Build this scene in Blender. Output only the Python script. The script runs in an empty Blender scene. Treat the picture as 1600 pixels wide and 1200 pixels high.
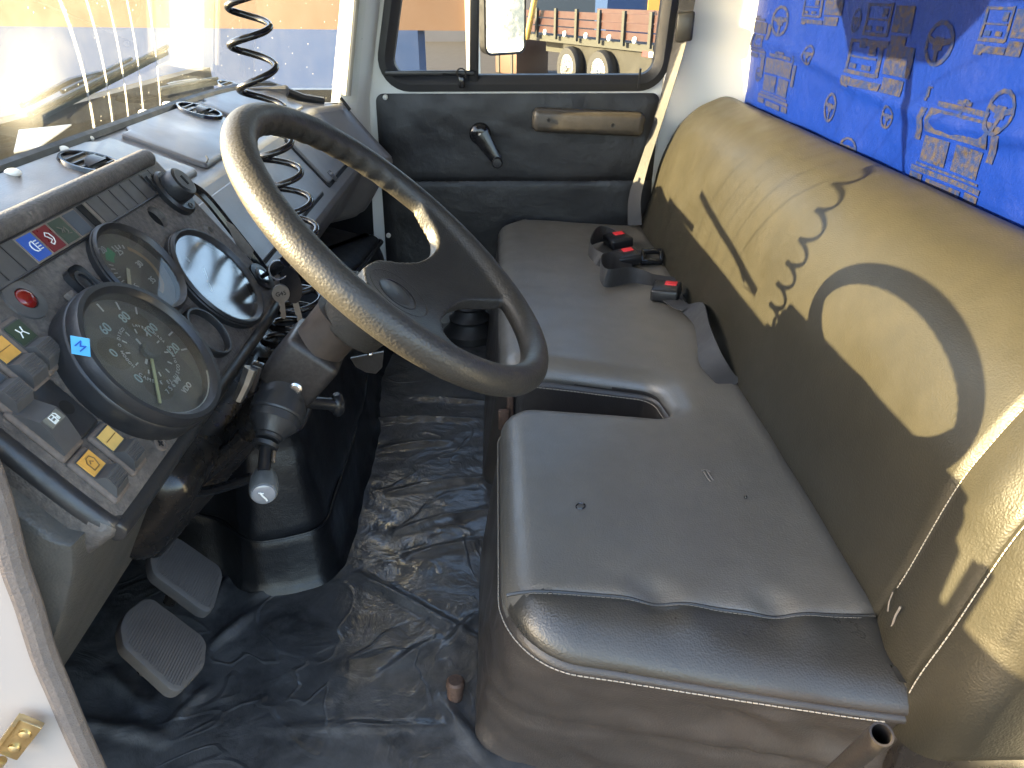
import bpy, bmesh, math, random
from mathutils import Vector, Matrix, noise, geometry
random.seed(7)
C = bpy.context
SC = C.scene
COL = SC.collection
PI = math.pi
V = Vector

# ------------------------------------------------------------------ camera, sky, sun, exposure
F = 1150.0                                   # focal length in pixels of a 1600 px wide frame
CAM = V((0, 0, .86))
PITCH = math.atan(615 / F)
YAW = math.atan(25 / F * math.cos(PITCH))
cd = bpy.data.cameras.new('camera'); cam = bpy.data.objects.new('camera', cd); COL.objects.link(cam)
cam.location = CAM; cam.rotation_euler = (PI / 2 - PITCH, 0, -YAW)
cd.sensor_width = 36; cd.lens = 36 * F / 1600; cd.clip_start = .02; cd.clip_end = 3000
SC.camera = cam

SUN_EL, SUN_AZ = math.radians(15.6), math.radians(5.6)      # light travels towards +X, slightly away from the camera
SUNV = V((math.cos(SUN_EL) * math.cos(SUN_AZ), math.cos(SUN_EL) * math.sin(SUN_AZ), -math.sin(SUN_EL)))
w = bpy.data.worlds.new('World'); SC.world = w; w.use_nodes = True
nt = w.node_tree; bg = nt.nodes['Background']
sky = nt.nodes.new('ShaderNodeTexSky'); sky.sky_type = 'NISHITA'; sky.sun_disc = False
sky.sun_elevation = SUN_EL; sky.sun_rotation = math.radians(-95.6)
sky.dust_density = 1.5; sky.air_density = .8; sky.ozone_density = .3
nt.links.new(sky.outputs[0], bg.inputs[0]); bg.inputs[1].default_value = .15
sl = bpy.data.lights.new('sun', 'SUN'); so = bpy.data.objects.new('sun', sl); COL.objects.link(so)
sl.energy = 5.0; sl.angle = math.radians(.4); sl.color = (1, .79, .42)
so.rotation_euler = SUNV.to_track_quat('-Z', 'Y').to_euler(); so.location = (-5, 0, 5)
SC.view_settings.view_transform = 'Standard'; SC.view_settings.look = 'None'
SC.view_settings.exposure = 3.2; SC.view_settings.gamma = 1
SC.view_settings.use_curve_mapping = False

# ------------------------------------------------------------------ pixel ray -> point on a real surface
FW = V((math.sin(YAW) * math.cos(PITCH), math.cos(YAW) * math.cos(PITCH), -math.sin(PITCH)))
RT = V((math.cos(YAW), -math.sin(YAW), 0)); UP = RT.cross(FW)
def ray(x, y): return FW + RT * ((x - 800) / F) + UP * ((600 - y) / F)
def onp(x, y, p0, n):
    d = ray(x, y); n = V(n)
    return CAM + d * ((V(p0) - CAM).dot(n) / d.dot(n))
def onX(x, y, X): return onp(x, y, (X, 0, 0), (1, 0, 0))
def onY(x, y, Y): return onp(x, y, (0, Y, 0), (0, 1, 0))
def onZ(x, y, Z): return onp(x, y, (0, 0, Z), (0, 0, 1))

# ------------------------------------------------------------------ materials
class NT:
    def __init__(s, name):
        s.m = bpy.data.materials.new(name); s.m.use_nodes = True; s.t = s.m.node_tree
        s.b = s.t.nodes['Principled BSDF']; s.out = s.t.nodes['Material Output']
        s.co = s.n('ShaderNodeTexCoord').outputs['Object']
    def n(s, k, **kw):
        x = s.t.nodes.new(k)
        for a, v in kw.items():
            if isinstance(v, (int, float, tuple)) and a in x.inputs: x.inputs[a].default_value = v
            else: setattr(x, a, v)
        return x
    def l(s, a, b): s.t.links.new(a, b)
    def noise(s, scale, detail=4, rough=.55, vec=None, dist=0):
        x = s.n('ShaderNodeTexNoise'); x.inputs['Scale'].default_value = scale; x.inputs['Detail'].default_value = detail
        x.inputs['Roughness'].default_value = rough; x.inputs['Distortion'].default_value = dist
        s.l(vec or s.co, x.inputs['Vector']); return x.outputs['Fac']
    def voro(s, scale, feat='F1', out='Distance'):
        x = s.n('ShaderNodeTexVoronoi'); x.feature = feat; x.inputs['Scale'].default_value = scale
        s.l(s.co, x.inputs['Vector']); return x.outputs[out]
    def ramp(s, fac, stops):
        x = s.n('ShaderNodeValToRGB'); e = x.color_ramp.elements
        while len(e) < len(stops): e.new(.5)
        for q, (p, c) in zip(e, stops): q.position = p; q.color = (c, c, c, 1) if isinstance(c, (int, float)) else (*c, 1)
        s.l(fac, x.inputs[0]); return x.outputs[0]
    def mix(s, fac, a, b, mode='MIX'):
        x = s.n('ShaderNodeMix'); x.data_type = 'RGBA'; x.blend_type = mode
        for k, i in ((fac, 0), (a, 6), (b, 7)):
            if hasattr(k, 'links') or isinstance(k, bpy.types.NodeSocket): s.l(k, x.inputs[i])
            elif i == 0: x.inputs[0].default_value = k
            else: x.inputs[i].default_value = (*k, 1)
        return x.outputs[2]
    def math(s, op, a, b=None):
        x = s.n('ShaderNodeMath'); x.operation = op
        for i, k in enumerate((a, b)):
            if k is None: continue
            if isinstance(k, (int, float)): x.inputs[i].default_value = k
            else: s.l(k, x.inputs[i])
        return x.outputs[0]
    def bump(s, h, strength, dist, prev=None):
        x = s.n('ShaderNodeBump'); x.inputs['Strength'].default_value = strength; x.inputs['Distance'].default_value = dist
        s.l(h, x.inputs['Height'])
        if prev: s.l(prev, x.inputs['Normal'])
        s.l(x.outputs[0], s.b.inputs['Normal']); return x.outputs[0]
    def set(s, **kw):
        for a, v in kw.items():
            k = a.replace('_', ' ')
            if isinstance(v, bpy.types.NodeSocket): s.l(v, s.b.inputs[k])
            else: s.b.inputs[k].default_value = (*v, 1) if isinstance(v, tuple) and len(v) == 3 else v
        return s

def simple(name, col, rough=.5, metal=0, var=.15, scale=30, bump=0, bscale=300, spec=.5, coat=0):
    t = NT(name); f = t.noise(scale)
    c2 = tuple(x * (1 - var) for x in col); c1 = tuple(min(1, x * (1 + var)) for x in col)
    t.set(Base_Color=t.mix(f, c2, c1), Metallic=metal, Specular_IOR_Level=spec, Coat_Weight=coat, Coat_Roughness=.1)
    r = t.ramp(t.noise(scale * 1.7), [(.3, max(.02, rough - .07)), (.7, min(1, rough + .07))]); t.set(Roughness=r)
    if bump: t.bump(t.noise(bscale, 3), bump, .002)
    return t.m

def leather(name, col, dust, rough, grain=420, gs=.35, spec=.5, wr=.25, dustamt=.5):
    t = NT(name)
    big = t.noise(5, 5, .6); mid = t.noise(38, 4)
    d = t.ramp(t.math('MULTIPLY', big, mid), [(.16, 0), (.42, dustamt)])
    t.set(Base_Color=t.mix(d, col, dust), Specular_IOR_Level=spec)
    t.set(Roughness=t.ramp(t.noise(14, 5), [(.3, rough - .06), (.7, rough + .09)]))
    b = t.bump(t.noise(16, 3), wr, .006)
    b = t.bump(t.voro(grain, 'SMOOTH_F1'), gs, .0016, b)
    t.bump(t.noise(grain * 2.6, 2), gs * .4, .0008, b)
    return t.m

M = {}
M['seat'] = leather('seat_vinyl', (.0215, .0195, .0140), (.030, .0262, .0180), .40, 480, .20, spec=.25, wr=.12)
M['cushion'] = leather('lit_cushion_vinyl', (.112, .101, .084), (.150, .137, .115), .38, 480, .22, spec=.9, wr=.12)  # backrest vinyl again, the brighter light on top put into the colour
M['strip'] = leather('shaded_cushion_end_vinyl', (.036, .033, .028), (.048, .044, .037), .32, 480, .24, spec=.6, wr=.15)  # cushion vinyl with the near end's shade put into the colour
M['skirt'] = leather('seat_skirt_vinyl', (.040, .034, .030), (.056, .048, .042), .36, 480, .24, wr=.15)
M['dash'] = leather('dash_vinyl', (.145, .135, .130), (.18, .168, .16), .34, 520, .12, spec=.7, wr=.05)
M['rim'] = leather('steering_rim_vinyl', (.030, .027, .023), (.052, .046, .036), .44, 400, .26, wr=.1)
M['cover'] = leather('engine_cover_vinyl', (.0042, .0046, .0058), (.007, .0075, .009), .36, 520, .2, wr=.5)
M['doorvinyl'] = leather('door_vinyl', (.011, .011, .012), (.020, .019, .018), .44, 520, .2, wr=.6)
M['black'] = simple('black_plastic', (.012, .012, .013), .35)
M['blackgloss'] = simple('glossy_black_plastic', (.010, .010, .011), .16)
M['dark'] = simple('dark_void', (.004, .004, .004), .8)
M['rubber'] = simple('black_rubber', (.016, .016, .017), .5, bump=.1)
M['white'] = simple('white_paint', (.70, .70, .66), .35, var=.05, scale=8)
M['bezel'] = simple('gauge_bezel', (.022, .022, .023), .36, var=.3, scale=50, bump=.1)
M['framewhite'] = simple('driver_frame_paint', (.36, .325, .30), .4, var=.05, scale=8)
M['whiteplastic'] = simple('white_tip', (.75, .74, .68), .4, var=.05)
M['belt'] = simple('belt_webbing', (.036, .036, .038), .55, bump=.5, bscale=900)
M['red'] = simple('red_button', (.62, .025, .03), .4)
M['chrome'] = simple('bright_metal', (.65, .64, .62), .25, 1)
M['steel'] = simple('worn_steel', (.32, .30, .27), .4, 1, .4, 60)
M['brass'] = simple('brass_plated_steel', (.62, .50, .28), .35, 1, .35, 120)
M['rust'] = simple('rusty_steel', (.11, .065, .045), .6, .3, .5, 150, .4)
M['thread'] = simple('stitch_thread', (.34, .30, .24), .8)
M['paper'] = simple('white_paper', (.75, .75, .73), .8, var=.03)
M['orange'] = simple('orange_lens', (.62, .33, .07), .45, var=.3, scale=90)
M['yellow'] = simple('yellow_lens', (.66, .43, .13), .45, var=.2, scale=90)
M['bluelens'] = simple('blue_lens', (.02, .09, .42), .35)
M['redlens'] = simple('red_lens', (.16, .012, .016), .3)
M['greenlens'] = simple('green_lens', (.035, .055, .035), .35)
M['slatelens'] = simple('slate_lens', (.05, .065, .085), .35)
M['jewel'] = simple('red_jewel', (.16, .008, .006), .12)
M['sticker'] = simple('blue_sticker', (.10, .42, .72), .4)
M['mark'] = simple('dial_marking', (.72, .74, .70), .6)
M['amark'] = simple('aqua_marking', (.50, .66, .64), .6)
M['green'] = simple('green_band', (.05, .36, .16), .6)
M['tan'] = simple('tan_band', (.42, .30, .17), .6)
M['needle'] = simple('needle_cream', (.70, .66, .46), .5)
M['needleg'] = simple('needle_green', (.58, .62, .34), .5)
M['dial'] = simple('dial_face', (.15, .146, .12), .6, var=.3, scale=40)
M['clearknob'] = simple('grey_knob_cap', (.20, .205, .215), .15, coat=1)
M['greyknob'] = simple('grey_knob', (.095, .10, .098), .42, bump=.2)
M['pedal'] = simple('pedal_rubber', (.085, .078, .074), .62, var=.25, scale=25, bump=.2)
M['weather'] = simple('weatherstrip', (.15, .125, .110), .65, var=.25, scale=70, bump=.7, bscale=420)
M['cord'] = simple('cord_sheath', (.008, .008, .009), .15, spec=.6)
M['trunkdark'] = simple('underdash_metal', (.016, .014, .013), .28, .2, .4, 30)
M['ribbed'] = simple('grey_switch', (.075, .072, .070), .5, var=.25, scale=60)
M['columntube'] = simple('dusty_column_tube', (.065, .050, .040), .45, .2, .4, 60)
M['clamp'] = simple('speckled_black_steel', (.03, .026, .024), .4, .2, .8, 260)

def dusty():
    t = NT('dusty_panel_plastic')
    f = t.noise(9, 6, .62); g = t.noise(160, 4, .6)
    d = t.ramp(f, [(.30, 0.05), (.48, .5), (.62, 1.0)])
    d2 = t.math('MULTIPLY', d, t.ramp(g, [(.3, .25), (.65, 1.0)]))
    t.set(Base_Color=t.mix(d2, (.045, .042, .040), (.19, .165, .145)), Roughness=t.ramp(d, [(0, .42), (1, .72)]))
    b = t.bump(t.voro(520, 'SMOOTH_F1'), .45, .0014); t.bump(t.noise(1100, 2), .25, .0008, b)
    return t.m
M['panel'] = dusty()

def floor_mat():
    t = NT('clear_covered_floor_vinyl')
    f = t.noise(11, 7, .68, dist=.6); g = t.noise(45, 5, .6)
    c = t.mix(t.ramp(f, [(.32, 0), (.68, 1)]), (.018, .018, .019), (.090, .088, .086))
    c = t.mix(t.ramp(g, [(.45, 0), (.75, .6)]), c, (.09, .087, .085))
    t.set(Base_Color=c, Roughness=.5, Coat_Weight=1.0, Coat_Roughness=.05)
    h = t.noise(13, 5, .6, dist=1.2)
    x = t.bump(h, .30, .012)
    cr = t.ramp(t.math('ABSOLUTE', t.math('SUBTRACT', t.noise(4.5, 2, .5, dist=1.6), .5)), [(0, 1), (.022, 0)])
    cr = t.math('MULTIPLY', cr, t.ramp(t.noise(3.5, 2), [(.42, 0), (.6, 1)]))
    x = t.bump(cr, .4, .004, x)
    x2 = t.bump(t.noise(70, 3, .6), .10, .002, x)
    t.l(x2, t.b.inputs['Coat Normal'])
    return t.m
M['floor'] = floor_mat()

def satin():
    t = NT('blue_satin')
    f = t.noise(6, 4)
    t.set(Base_Color=t.mix(f, (.0002, .0058, .066), (.0004, .0095, .098)), Roughness=t.ramp(t.noise(1300, 2), [(.3, .32), (.7, .62)]),
          Sheen_Weight=.0, Sheen_Roughness=.4, Sheen_Tint=(.45, .60, 1.0, 1), Specular_IOR_Level=.12)
    b = t.bump(t.noise(22, 4, .6), .5, .006); t.bump(t.noise(900, 2), .35, .001, b)
    return t.m
M['satin'] = satin()
def goldprint():
    t = NT('gold_print')
    t.set(Base_Color=t.mix(t.ramp(t.noise(120, 4), [(.40, 0), (.66, .8)]), (.003, .009, .045), (.024, .018, .008)), Roughness=.8, Specular_IOR_Level=.08)
    t.bump(t.noise(700, 2), .5, .001)
    return t.m
M['gold'] = goldprint()

def glass(name, tint=(.93, .95, .93), dust=None, gl=1.0, gr=.02):
    m = bpy.data.materials.new(name); m.use_nodes = True; t = m.node_tree; t.nodes.clear()
    N = lambda k: t.nodes.new(k)
    out = N('ShaderNodeOutputMaterial'); tr = N('ShaderNodeBsdfTransparent'); tr.inputs[0].default_value = (*tint, 1)
    gs = N('ShaderNodeBsdfGlossy'); gs.inputs['Roughness'].default_value = gr
    fr = N('ShaderNodeFresnel'); fr.inputs[0].default_value = 1.45
    mul = N('ShaderNodeMath'); mul.operation = 'MULTIPLY'; mul.inputs[1].default_value = gl
    mx = N('ShaderNodeMixShader'); L = t.links.new
    L(fr.outputs[0], mul.inputs[0]); L(mul.outputs[0], mx.inputs[0]); L(tr.outputs[0], mx.inputs[1]); L(gs.outputs[0], mx.inputs[2])
    last = mx.outputs[0]
    if dust:
        f = dust(t)
        ts = N('ShaderNodeBsdfTranslucent'); ts.inputs[0].default_value = (.80, .80, .74, 1)
        df = N('ShaderNodeBsdfDiffuse'); df.inputs[0].default_value = (.55, .53, .48, 1)
        m1 = N('ShaderNodeMixShader'); m1.inputs[0].default_value = .3
        L(ts.outputs[0], m1.inputs[1]); L(df.outputs[0], m1.inputs[2])
        m2 = N('ShaderNodeMixShader'); L(f, m2.inputs[0]); L(last, m2.inputs[1]); L(m1.outputs[0], m2.inputs[2]); last = m2.outputs[0]
    L(last, out.inputs[0]); return m
# ------------------------------------------------------------------ mesh helpers
def frame(ax):
    z = V(ax).normalized(); x = z.orthogonal().normalized(); return x, z.cross(x), z
class MB:
    def __init__(s): s.bm = bmesh.new()
    def face(s, pts):
        vs = [s.bm.verts.new(p) for p in pts]; return s.bm.faces.new(vs)
    def box(s, c, size, ax=None, bev=0, seg=2):
        c = V(c); a = [V(q) for q in ax] if ax else [V((1, 0, 0)), V((0, 1, 0)), V((0, 0, 1))]
        h = [q * (k / 2) for q, k in zip(a, size)]
        vs = [s.bm.verts.new(c + h[0] * i + h[1] * j + h[2] * k) for i in (-1, 1) for j in (-1, 1) for k in (-1, 1)]
        fs = [s.bm.faces.new([vs[i] for i in q]) for q in ((0, 1, 3, 2), (4, 6, 7, 5), (0, 4, 5, 1), (2, 3, 7, 6), (0, 2, 6, 4), (1, 5, 7, 3))]
        bmesh.ops.recalc_face_normals(s.bm, faces=fs)
        if bev:
            es = {e for f in fs for e in f.edges}
            bmesh.ops.bevel(s.bm, geom=list(es), offset=bev, segments=seg, profile=.5, affect='EDGES')
        return s
    def loft(s, rings, caps=True, closed=True, cyc=False):
        R = [[s.bm.verts.new(p) for p in r] for r in rings]; n = len(R[0]); fs = []
        prs = list(zip(R, R[1:])) + ([(R[-1], R[0])] if cyc else [])
        for a, b in prs:
            for i in range(n if closed else n - 1):
                j = (i + 1) % n; fs.append(s.bm.faces.new((a[i], a[j], b[j], b[i])))
        if caps and closed and not cyc: fs.append(s.bm.faces.new(R[0][::-1])); fs.append(s.bm.faces.new(R[-1]))
        bmesh.ops.recalc_face_normals(s.bm, faces=fs); return s
    def lathe(s, o, ax, prof, n=32, caps=True, sx=1, xa=None):
        o = V(o); x, y, z = frame(ax)
        if xa is not None:
            x = (V(xa) - z * V(xa).dot(z)).normalized(); y = z.cross(x)
        return s.loft([[o + z * h + x * (r * sx * math.cos(2 * PI * i / n)) + y * (r * math.sin(2 * PI * i / n)) for i in range(n)] for r, h in prof], caps)
    def cyl(s, a, b, r, r2=None, n=16):
        a, b = V(a), V(b); return s.lathe(a, b - a, [(r, 0), (r if r2 is None else r2, (b - a).length)], n)
    def tube(s, pts, r, n=8, closed=False):
        pts = [V(p) for p in pts]; k = len(pts); rings = []; pn = None
        for i, p in enumerate(pts):
            if closed: t = (pts[(i + 1) % k] - pts[i - 1])
            else: t = pts[min(i + 1, k - 1)] - pts[max(i - 1, 0)]
            t.normalize()
            if pn is None: pn = t.orthogonal().normalized()
            pn = (pn - t * pn.dot(t)).normalized(); b = t.cross(pn)
            rr = r(i / (k - 1)) if callable(r) else r
            rings.append([p + pn * (rr * math.cos(2 * PI * j / n)) + b * (rr * math.sin(2 * PI * j / n)) for j in range(n)])
        if closed:        # remove twist
            a = rings[0]
            best = min(range(n), key=lambda q: (rings[-1][q] - a[0]).length)
            tot = best
            for i in range(k):
                pass
            return s.loft_twist(rings, tot)
        return s.loft(rings)
    def loft_twist(s, rings, off):
        R = [[s.bm.verts.new(p) for p in r] for r in rings]; n = len(R[0]); fs = []
        for a, b in zip(R, R[1:]):
            for i in range(n): fs.append(s.bm.faces.new((a[i], a[(i + 1) % n], b[(i + 1) % n], b[i])))
        a, b = R[-1], R[0]
        for i in range(n): fs.append(s.bm.faces.new((a[(i + off) % n], a[(i + 1 + off) % n], b[(i + 1) % n], b[i])))
        bmesh.ops.recalc_face_normals(s.bm, faces=fs); return s
    def prism(s, poly, vec):
        vec = V(vec); return s.loft([[V(p) for p in poly], [V(p) + vec for p in poly]])
    def strip(s, a, b):          # open ribbon between two polylines
        A = [s.bm.verts.new(p) for p in a]; B = [s.bm.verts.new(p) for p in b]
        for i in range(len(A) - 1): s.bm.faces.new((A[i], A[i + 1], B[i + 1], B[i]))
        return s
    def sphere(s, c, r, n=16, sc=(1, 1, 1), ax=None):
        c = V(c); a = [V(q) for q in ax] if ax else [V((1, 0, 0)), V((0, 1, 0)), V((0, 0, 1))]
        rings = []
        for i in range(1, n // 2):
            t = PI * i / (n // 2)
            rings.append([c + a[0] * (r * sc[0] * math.sin(t) * math.cos(2 * PI * j / n)) + a[1] * (r * sc[1] * math.sin(t) * math.sin(2 * PI * j / n)) + a[2] * (r * sc[2] * math.cos(t)) for j in range(n)])
        return s.loft(rings)
    def text(s, txt, size, o, u, v, ext=.0003, align='CENTER'):
        cu = bpy.data.curves.new('t', 'FONT'); cu.body = txt; cu.size = size; cu.extrude = ext; cu.align_x = align; cu.align_y = 'CENTER'
        ob = bpy.data.objects.new('t', cu); COL.objects.link(ob)
        me = bpy.data.meshes.new_from_object(ob.evaluated_get(C.evaluated_depsgraph_get()))
        u, v = V(u).normalized(), V(v).normalized(); n = u.cross(v)
        me.transform(Matrix(((u.x, v.x, n.x, o[0]), (u.y, v.y, n.y, o[1]), (u.z, v.z, n.z, o[2]), (0, 0, 0, 1))))
        s.bm.from_mesh(me); bpy.data.objects.remove(ob); bpy.data.curves.remove(cu); bpy.data.meshes.remove(me); return s
    def ring(s, o, ax, prof, n=48, sx=1, xa=None):        # closed profile revolved
        o = V(o); x, y, z = frame(ax)
        if xa is not None:
            x = (V(xa) - z * V(xa).dot(z)).normalized(); y = z.cross(x)
        rr = [[o + z * h + x * (r * sx * math.cos(2 * PI * i / n)) + y * (r * math.sin(2 * PI * i / n)) for r, h in prof] for i in range(n)]
        return s.loft(rings=rr, caps=False, cyc=True)
    def disc(s, o, ax, r, n=40): 
        o = V(o); x, y, z = frame(ax); s.face([o + x * (r * math.cos(2 * PI * i / n)) + y * (r * math.sin(2 * PI * i / n)) for i in range(n)]); return s
    def remesh(s, vox, it=6, boolean=None):
        me = bpy.data.meshes.new('r'); s.bm.to_mesh(me); ob = bpy.data.objects.new('r', me); COL.objects.link(ob); tmp = None
        if vox:
            m = ob.modifiers.new('r', 'REMESH'); m.mode = 'VOXEL'; m.voxel_size = vox
            if it: q = ob.modifiers.new('s', 'SMOOTH'); q.iterations = it; q.factor = .5
        if boolean:
            m2 = bpy.data.meshes.new('c'); boolean.bm.to_mesh(m2); tmp = bpy.data.objects.new('c', m2); COL.objects.link(tmp)
            q = ob.modifiers.new('b', 'BOOLEAN'); q.object = tmp; q.operation = 'DIFFERENCE'; q.solver = 'EXACT'
        C.view_layer.update()
        r = bpy.data.meshes.new_from_object(ob.evaluated_get(C.evaluated_depsgraph_get()))
        s.bm.free(); s.bm = bmesh.new(); s.bm.from_mesh(r)
        for o in (ob, tmp):
            if o: d = o.data; bpy.data.objects.remove(o); bpy.data.meshes.remove(d)
        bpy.data.meshes.remove(r); return s
    def map(s, fn):
        for v in s.bm.verts: v.co = fn(v.co)
        return s
    def build(s, name, mat, parent=None, ang=35):
        me = bpy.data.meshes.new(name); s.bm.normal_update(); s.bm.to_mesh(me); s.bm.free()
        me.materials.append(M[mat] if isinstance(mat, str) else mat)
        me.shade_smooth(); me.set_sharp_from_angle(angle=math.radians(ang))
        o = bpy.data.objects.new(name, me); COL.objects.link(o)
        if parent:
            o.parent = parent; r = parent
            while r.parent: r = r.parent
            me.transform(Matrix.Translation(-r.location))
        return o
def tag(o, label=None, cat=None, group=None, kind=None):
    for k, v in (('label', label), ('category', cat), ('group', group), ('kind', kind)):
        if v: o[k] = v
    return o
def thing(name, label, cat, loc=(0, 0, 0), group=None):
    o = bpy.data.objects.new(name, None); COL.objects.link(o); o.location = loc; o.empty_display_size = .05
    return tag(o, label, cat, group)
def copy_tree(o, parent=None):
    c = o.copy(); COL.objects.link(c); c.parent = parent
    for ch in [q for q in bpy.data.objects if q.parent == o and q != c]: copy_tree(ch, c)
    return c
def rounded(poly, rad, seg=8):
    out = []; n = len(poly)
    for i in range(n):
        p, a, b = V(poly[i]).to_2d(), V(poly[i - 1]).to_2d(), V(poly[(i + 1) % n]).to_2d()
        r = rad[i] if isinstance(rad, (list, tuple)) else rad
        u, v = (a - p).normalized(), (b - p).normalized(); ang = u.angle(v)
        d = min(r / math.tan(ang / 2), .48 * (a - p).length, .48 * (b - p).length); r2 = d * math.tan(ang / 2)
        c = p + (u + v).normalized() * (r2 / math.sin(ang / 2))
        s0 = (p + u * d) - c; s1 = (p + v * d) - c
        a0 = math.atan2(s0.y, s0.x); da = math.atan2(s1.y, s1.x) - a0
        da = (da + PI) % (2 * PI) - PI
        for k in range(seg + 1):
            q = a0 + da * k / seg; out.append(c + V((math.cos(q), math.sin(q))) * r2)
    return out
def resample(poly, step):
    out = []; n = len(poly)
    for i in range(n):
        a, b = poly[i], poly[(i + 1) % n]; k = max(1, round((b - a).length / step))
        out += [a.lerp(b, j / k) for j in range(k)]
    return out
def inset(poly, d):
    n = len(poly); out = []
    for i in range(n):
        t = (poly[(i + 1) % n] - poly[i - 1]).normalized(); out.append(poly[i] + V((-t.y, t.x)) * d)     # CCW: inward
    return out
def inside(p, poly):
    c = False; n = len(poly); j = n - 1
    for i in range(n):
        a, b = poly[i], poly[j]
        if (a.y > p.y) != (b.y > p.y) and p.x < (b.x - a.x) * (p.y - a.y) / (b.y - a.y) + a.x: c = not c
        j = i
    return c
def fill2d(ring, extra):      # constrained Delaunay: boundary ring + interior points -> (points, faces)
    pts = [V(p) for p in ring] + extra; n = len(ring)
    r = geometry.delaunay_2d_cdt(pts, [(i, (i + 1) % n) for i in range(n)], [], 1, 1e-6)
    return r[0], r[2]
def spline(pts, k=8):
    pts = [V(p) for p in pts]; out = []
    for i in range(len(pts) - 1):
        p0, p1, p2, p3 = pts[max(0, i - 1)], pts[i], pts[i + 1], pts[min(len(pts) - 1, i + 2)]
        for j in range(k):
            t = j / k
            out.append(.5 * ((2 * p1) + (p2 - p0) * t + (2 * p0 - 5 * p1 + 4 * p2 - p3) * t * t + (3 * p1 - p0 - 3 * p2 + p3) * t ** 3))
    out.append(pts[-1]); return out
def sstep(a, b, x): t = max(0, min(1, (x - a) / (b - a))); return t * t * (3 - 2 * t)
EX, EY, EZ = V((1, 0, 0)), V((0, 1, 0)), V((0, 0, 1))
# ================================================================== OUTSIDE
GZ = -1.2
b = MB(); b.face([(-400, -400, GZ), (400, -400, GZ), (400, 400, GZ), (-400, 400, GZ)])
M['asphalt'] = simple('dusty_asphalt', (.040, .033, .029), .85, var=.3, scale=3)
tag(b.build('ground', 'asphalt'), kind='structure')

def wallmat(name, col): return simple(name, col, .75, var=.07, scale=2)
M['peach'] = wallmat('peach_wall_paint', (.095, .052, .031)); M['wblue'] = wallmat('blue_wall_paint', (.002, .026, .10)); M['cream'] = wallmat('cream_trim', (.6, .52, .42))
wu = V((-9.9, 2.2, 0)).normalized(); wn = V((-2.2, -9.9, 0)).normalized()
t = thing('painted_wall', 'peach wall with a broad blue base band outside the cab windows', 'building', (-.29, 10.5, GZ))
b = MB(); o = V((-.29, 10.5, 0)); L = 42
b.box(o + wu * (L / 2) - wn * .15 + EZ * 1.1, (L, .3, 1.4), (wu, wn, EZ)); b.build('upper_wall', 'peach', t)
b = MB(); b.box(o + wu * (L / 2 + .45) - wn * .13 + EZ * (-.4), (L - .6, .3, 1.6), (wu, wn, EZ)); b.build('base_band', 'wblue', t)
b = MB(); b.box(o + wu * .04 - wn * .1 + EZ * .3, (.1, .36, 3.06), (wu, wn, EZ)); b.build('corner_trim', 'cream', t)

M['grey_building'] = wallmat('grey_shed_cladding', (.16, .15, .15))
t = thing('grey_shed', 'long grey shed standing behind the red trailer', 'building', (6, 40, GZ))
b = MB(); b.box((8, 40, 1.8), (24, 6, 6)); b.build('wall', 'grey_building', t)
b = MB(); b.prism([(-4.4, 36.4, 4.8), (-4.4, 43.6, 4.8), (-4.4, 40, 6.4)], (24.8, 0, 0)); b.build('roof', 'black', t)
b = MB(); b.box((3.2, 36.98, .1), (3, .1, 2.6)); b.build('door', 'slatelens', t)

# red tandem-axle trailer
M['tred'] = simple('red_trailer_paint', (.030, .004, .0045), .45, var=.25, scale=4); M['tdark'] = simple('trailer_chassis', (.035, .036, .030), .7, var=.3)
M['tgreen'] = simple('dull_green_tarp', (.022, .021, .018), .8, var=.3, scale=3)
tu = V((.44, -.898, 0)); tn = V((-.898, -.44, 0)); TO = V((2.0, 18.3, GZ))
def tp(u, n, z): return TO + tu * u + tn * n + EZ * z
t = thing('red_trailer', 'red stake-sided truck trailer with two silver wheels', 'trailer', TO)
b = MB(); b.box(tp(.6, -1.2, 1.02), (7.6, 2.3, .14), (tu, tn, EZ)); b.box(tp(.6, -1.2, .8), (7.2, 1.0, .3), (tu, tn, EZ)); b.build('chassis', 'tdark', t)
for sd, nm in ((0, 'side_panel'), (-2.4, 'side_panel')):
    b = MB()
    for k in range(3): b.box(tp(.6, sd, 1.22 + k * .17), (7.6, .05, .145), (tu, tn, EZ))
    b.build(nm, 'tred', t)
for k in range(9): b = MB(); b.box(tp(-3.1 + k * .93, .05, 1.36), (.09, .06, .66), (tu, tn, EZ)); b.build('stake_post', 'tdark', t)
for k in range(7):
    b = MB(); b.lathe(tp(-2.7 + k * .93, .03, 1.16), tn, [(.07, 0), (.06, .03)], 12); b.build('reflector', 'paper', t)
b = MB(); b.box(tp(3.0, .03, .93), (1.5, .02, .1), (tu, tn, EZ)); b.build('marker_strip', 'red', t)
for k in range(3): b = MB(); b.box(tp(2.6 + k * .5, .045, .93), (.22, .02, .1), (tu, tn, EZ)); b.build('marker_strip', 'paper', t)
b = MB(); b.box(tp(.9, -.2, .62), (4.2, .1, .75), (tu, tn, EZ)); b.build('side_tarp', 'tgreen', t)
b = MB(); b.cyl(tp(-2.4, .2, 1.0), tp(-1.6, .3, 2.4), .07); b.build('brace_pole', 'yellow', t)
for u in (-.62, .72):
    b = MB(); b.ring(tp(u, -.02, .45), tn, [(.27, -.12), (.44, -.12), (.46, -.05), (.46, .05), (.43, .12), (.29, .12)], 36); wh = b.build('wheel', 'rubber', t)
    b = MB(); b.lathe(tp(u, -.02, .45), tn, [(.29, .115), (.27, .12), (.25, .07), (.17, .03), (.15, .10), (.08, .12), (.07, .17), (0.001, .17)], 36); b.build('rim', 'chrome', wh)
t = thing('crane_arm', 'pinkish red crane boom rising behind the trailer bed', 'crane', tp(.4, -2.6, 0))
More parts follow.
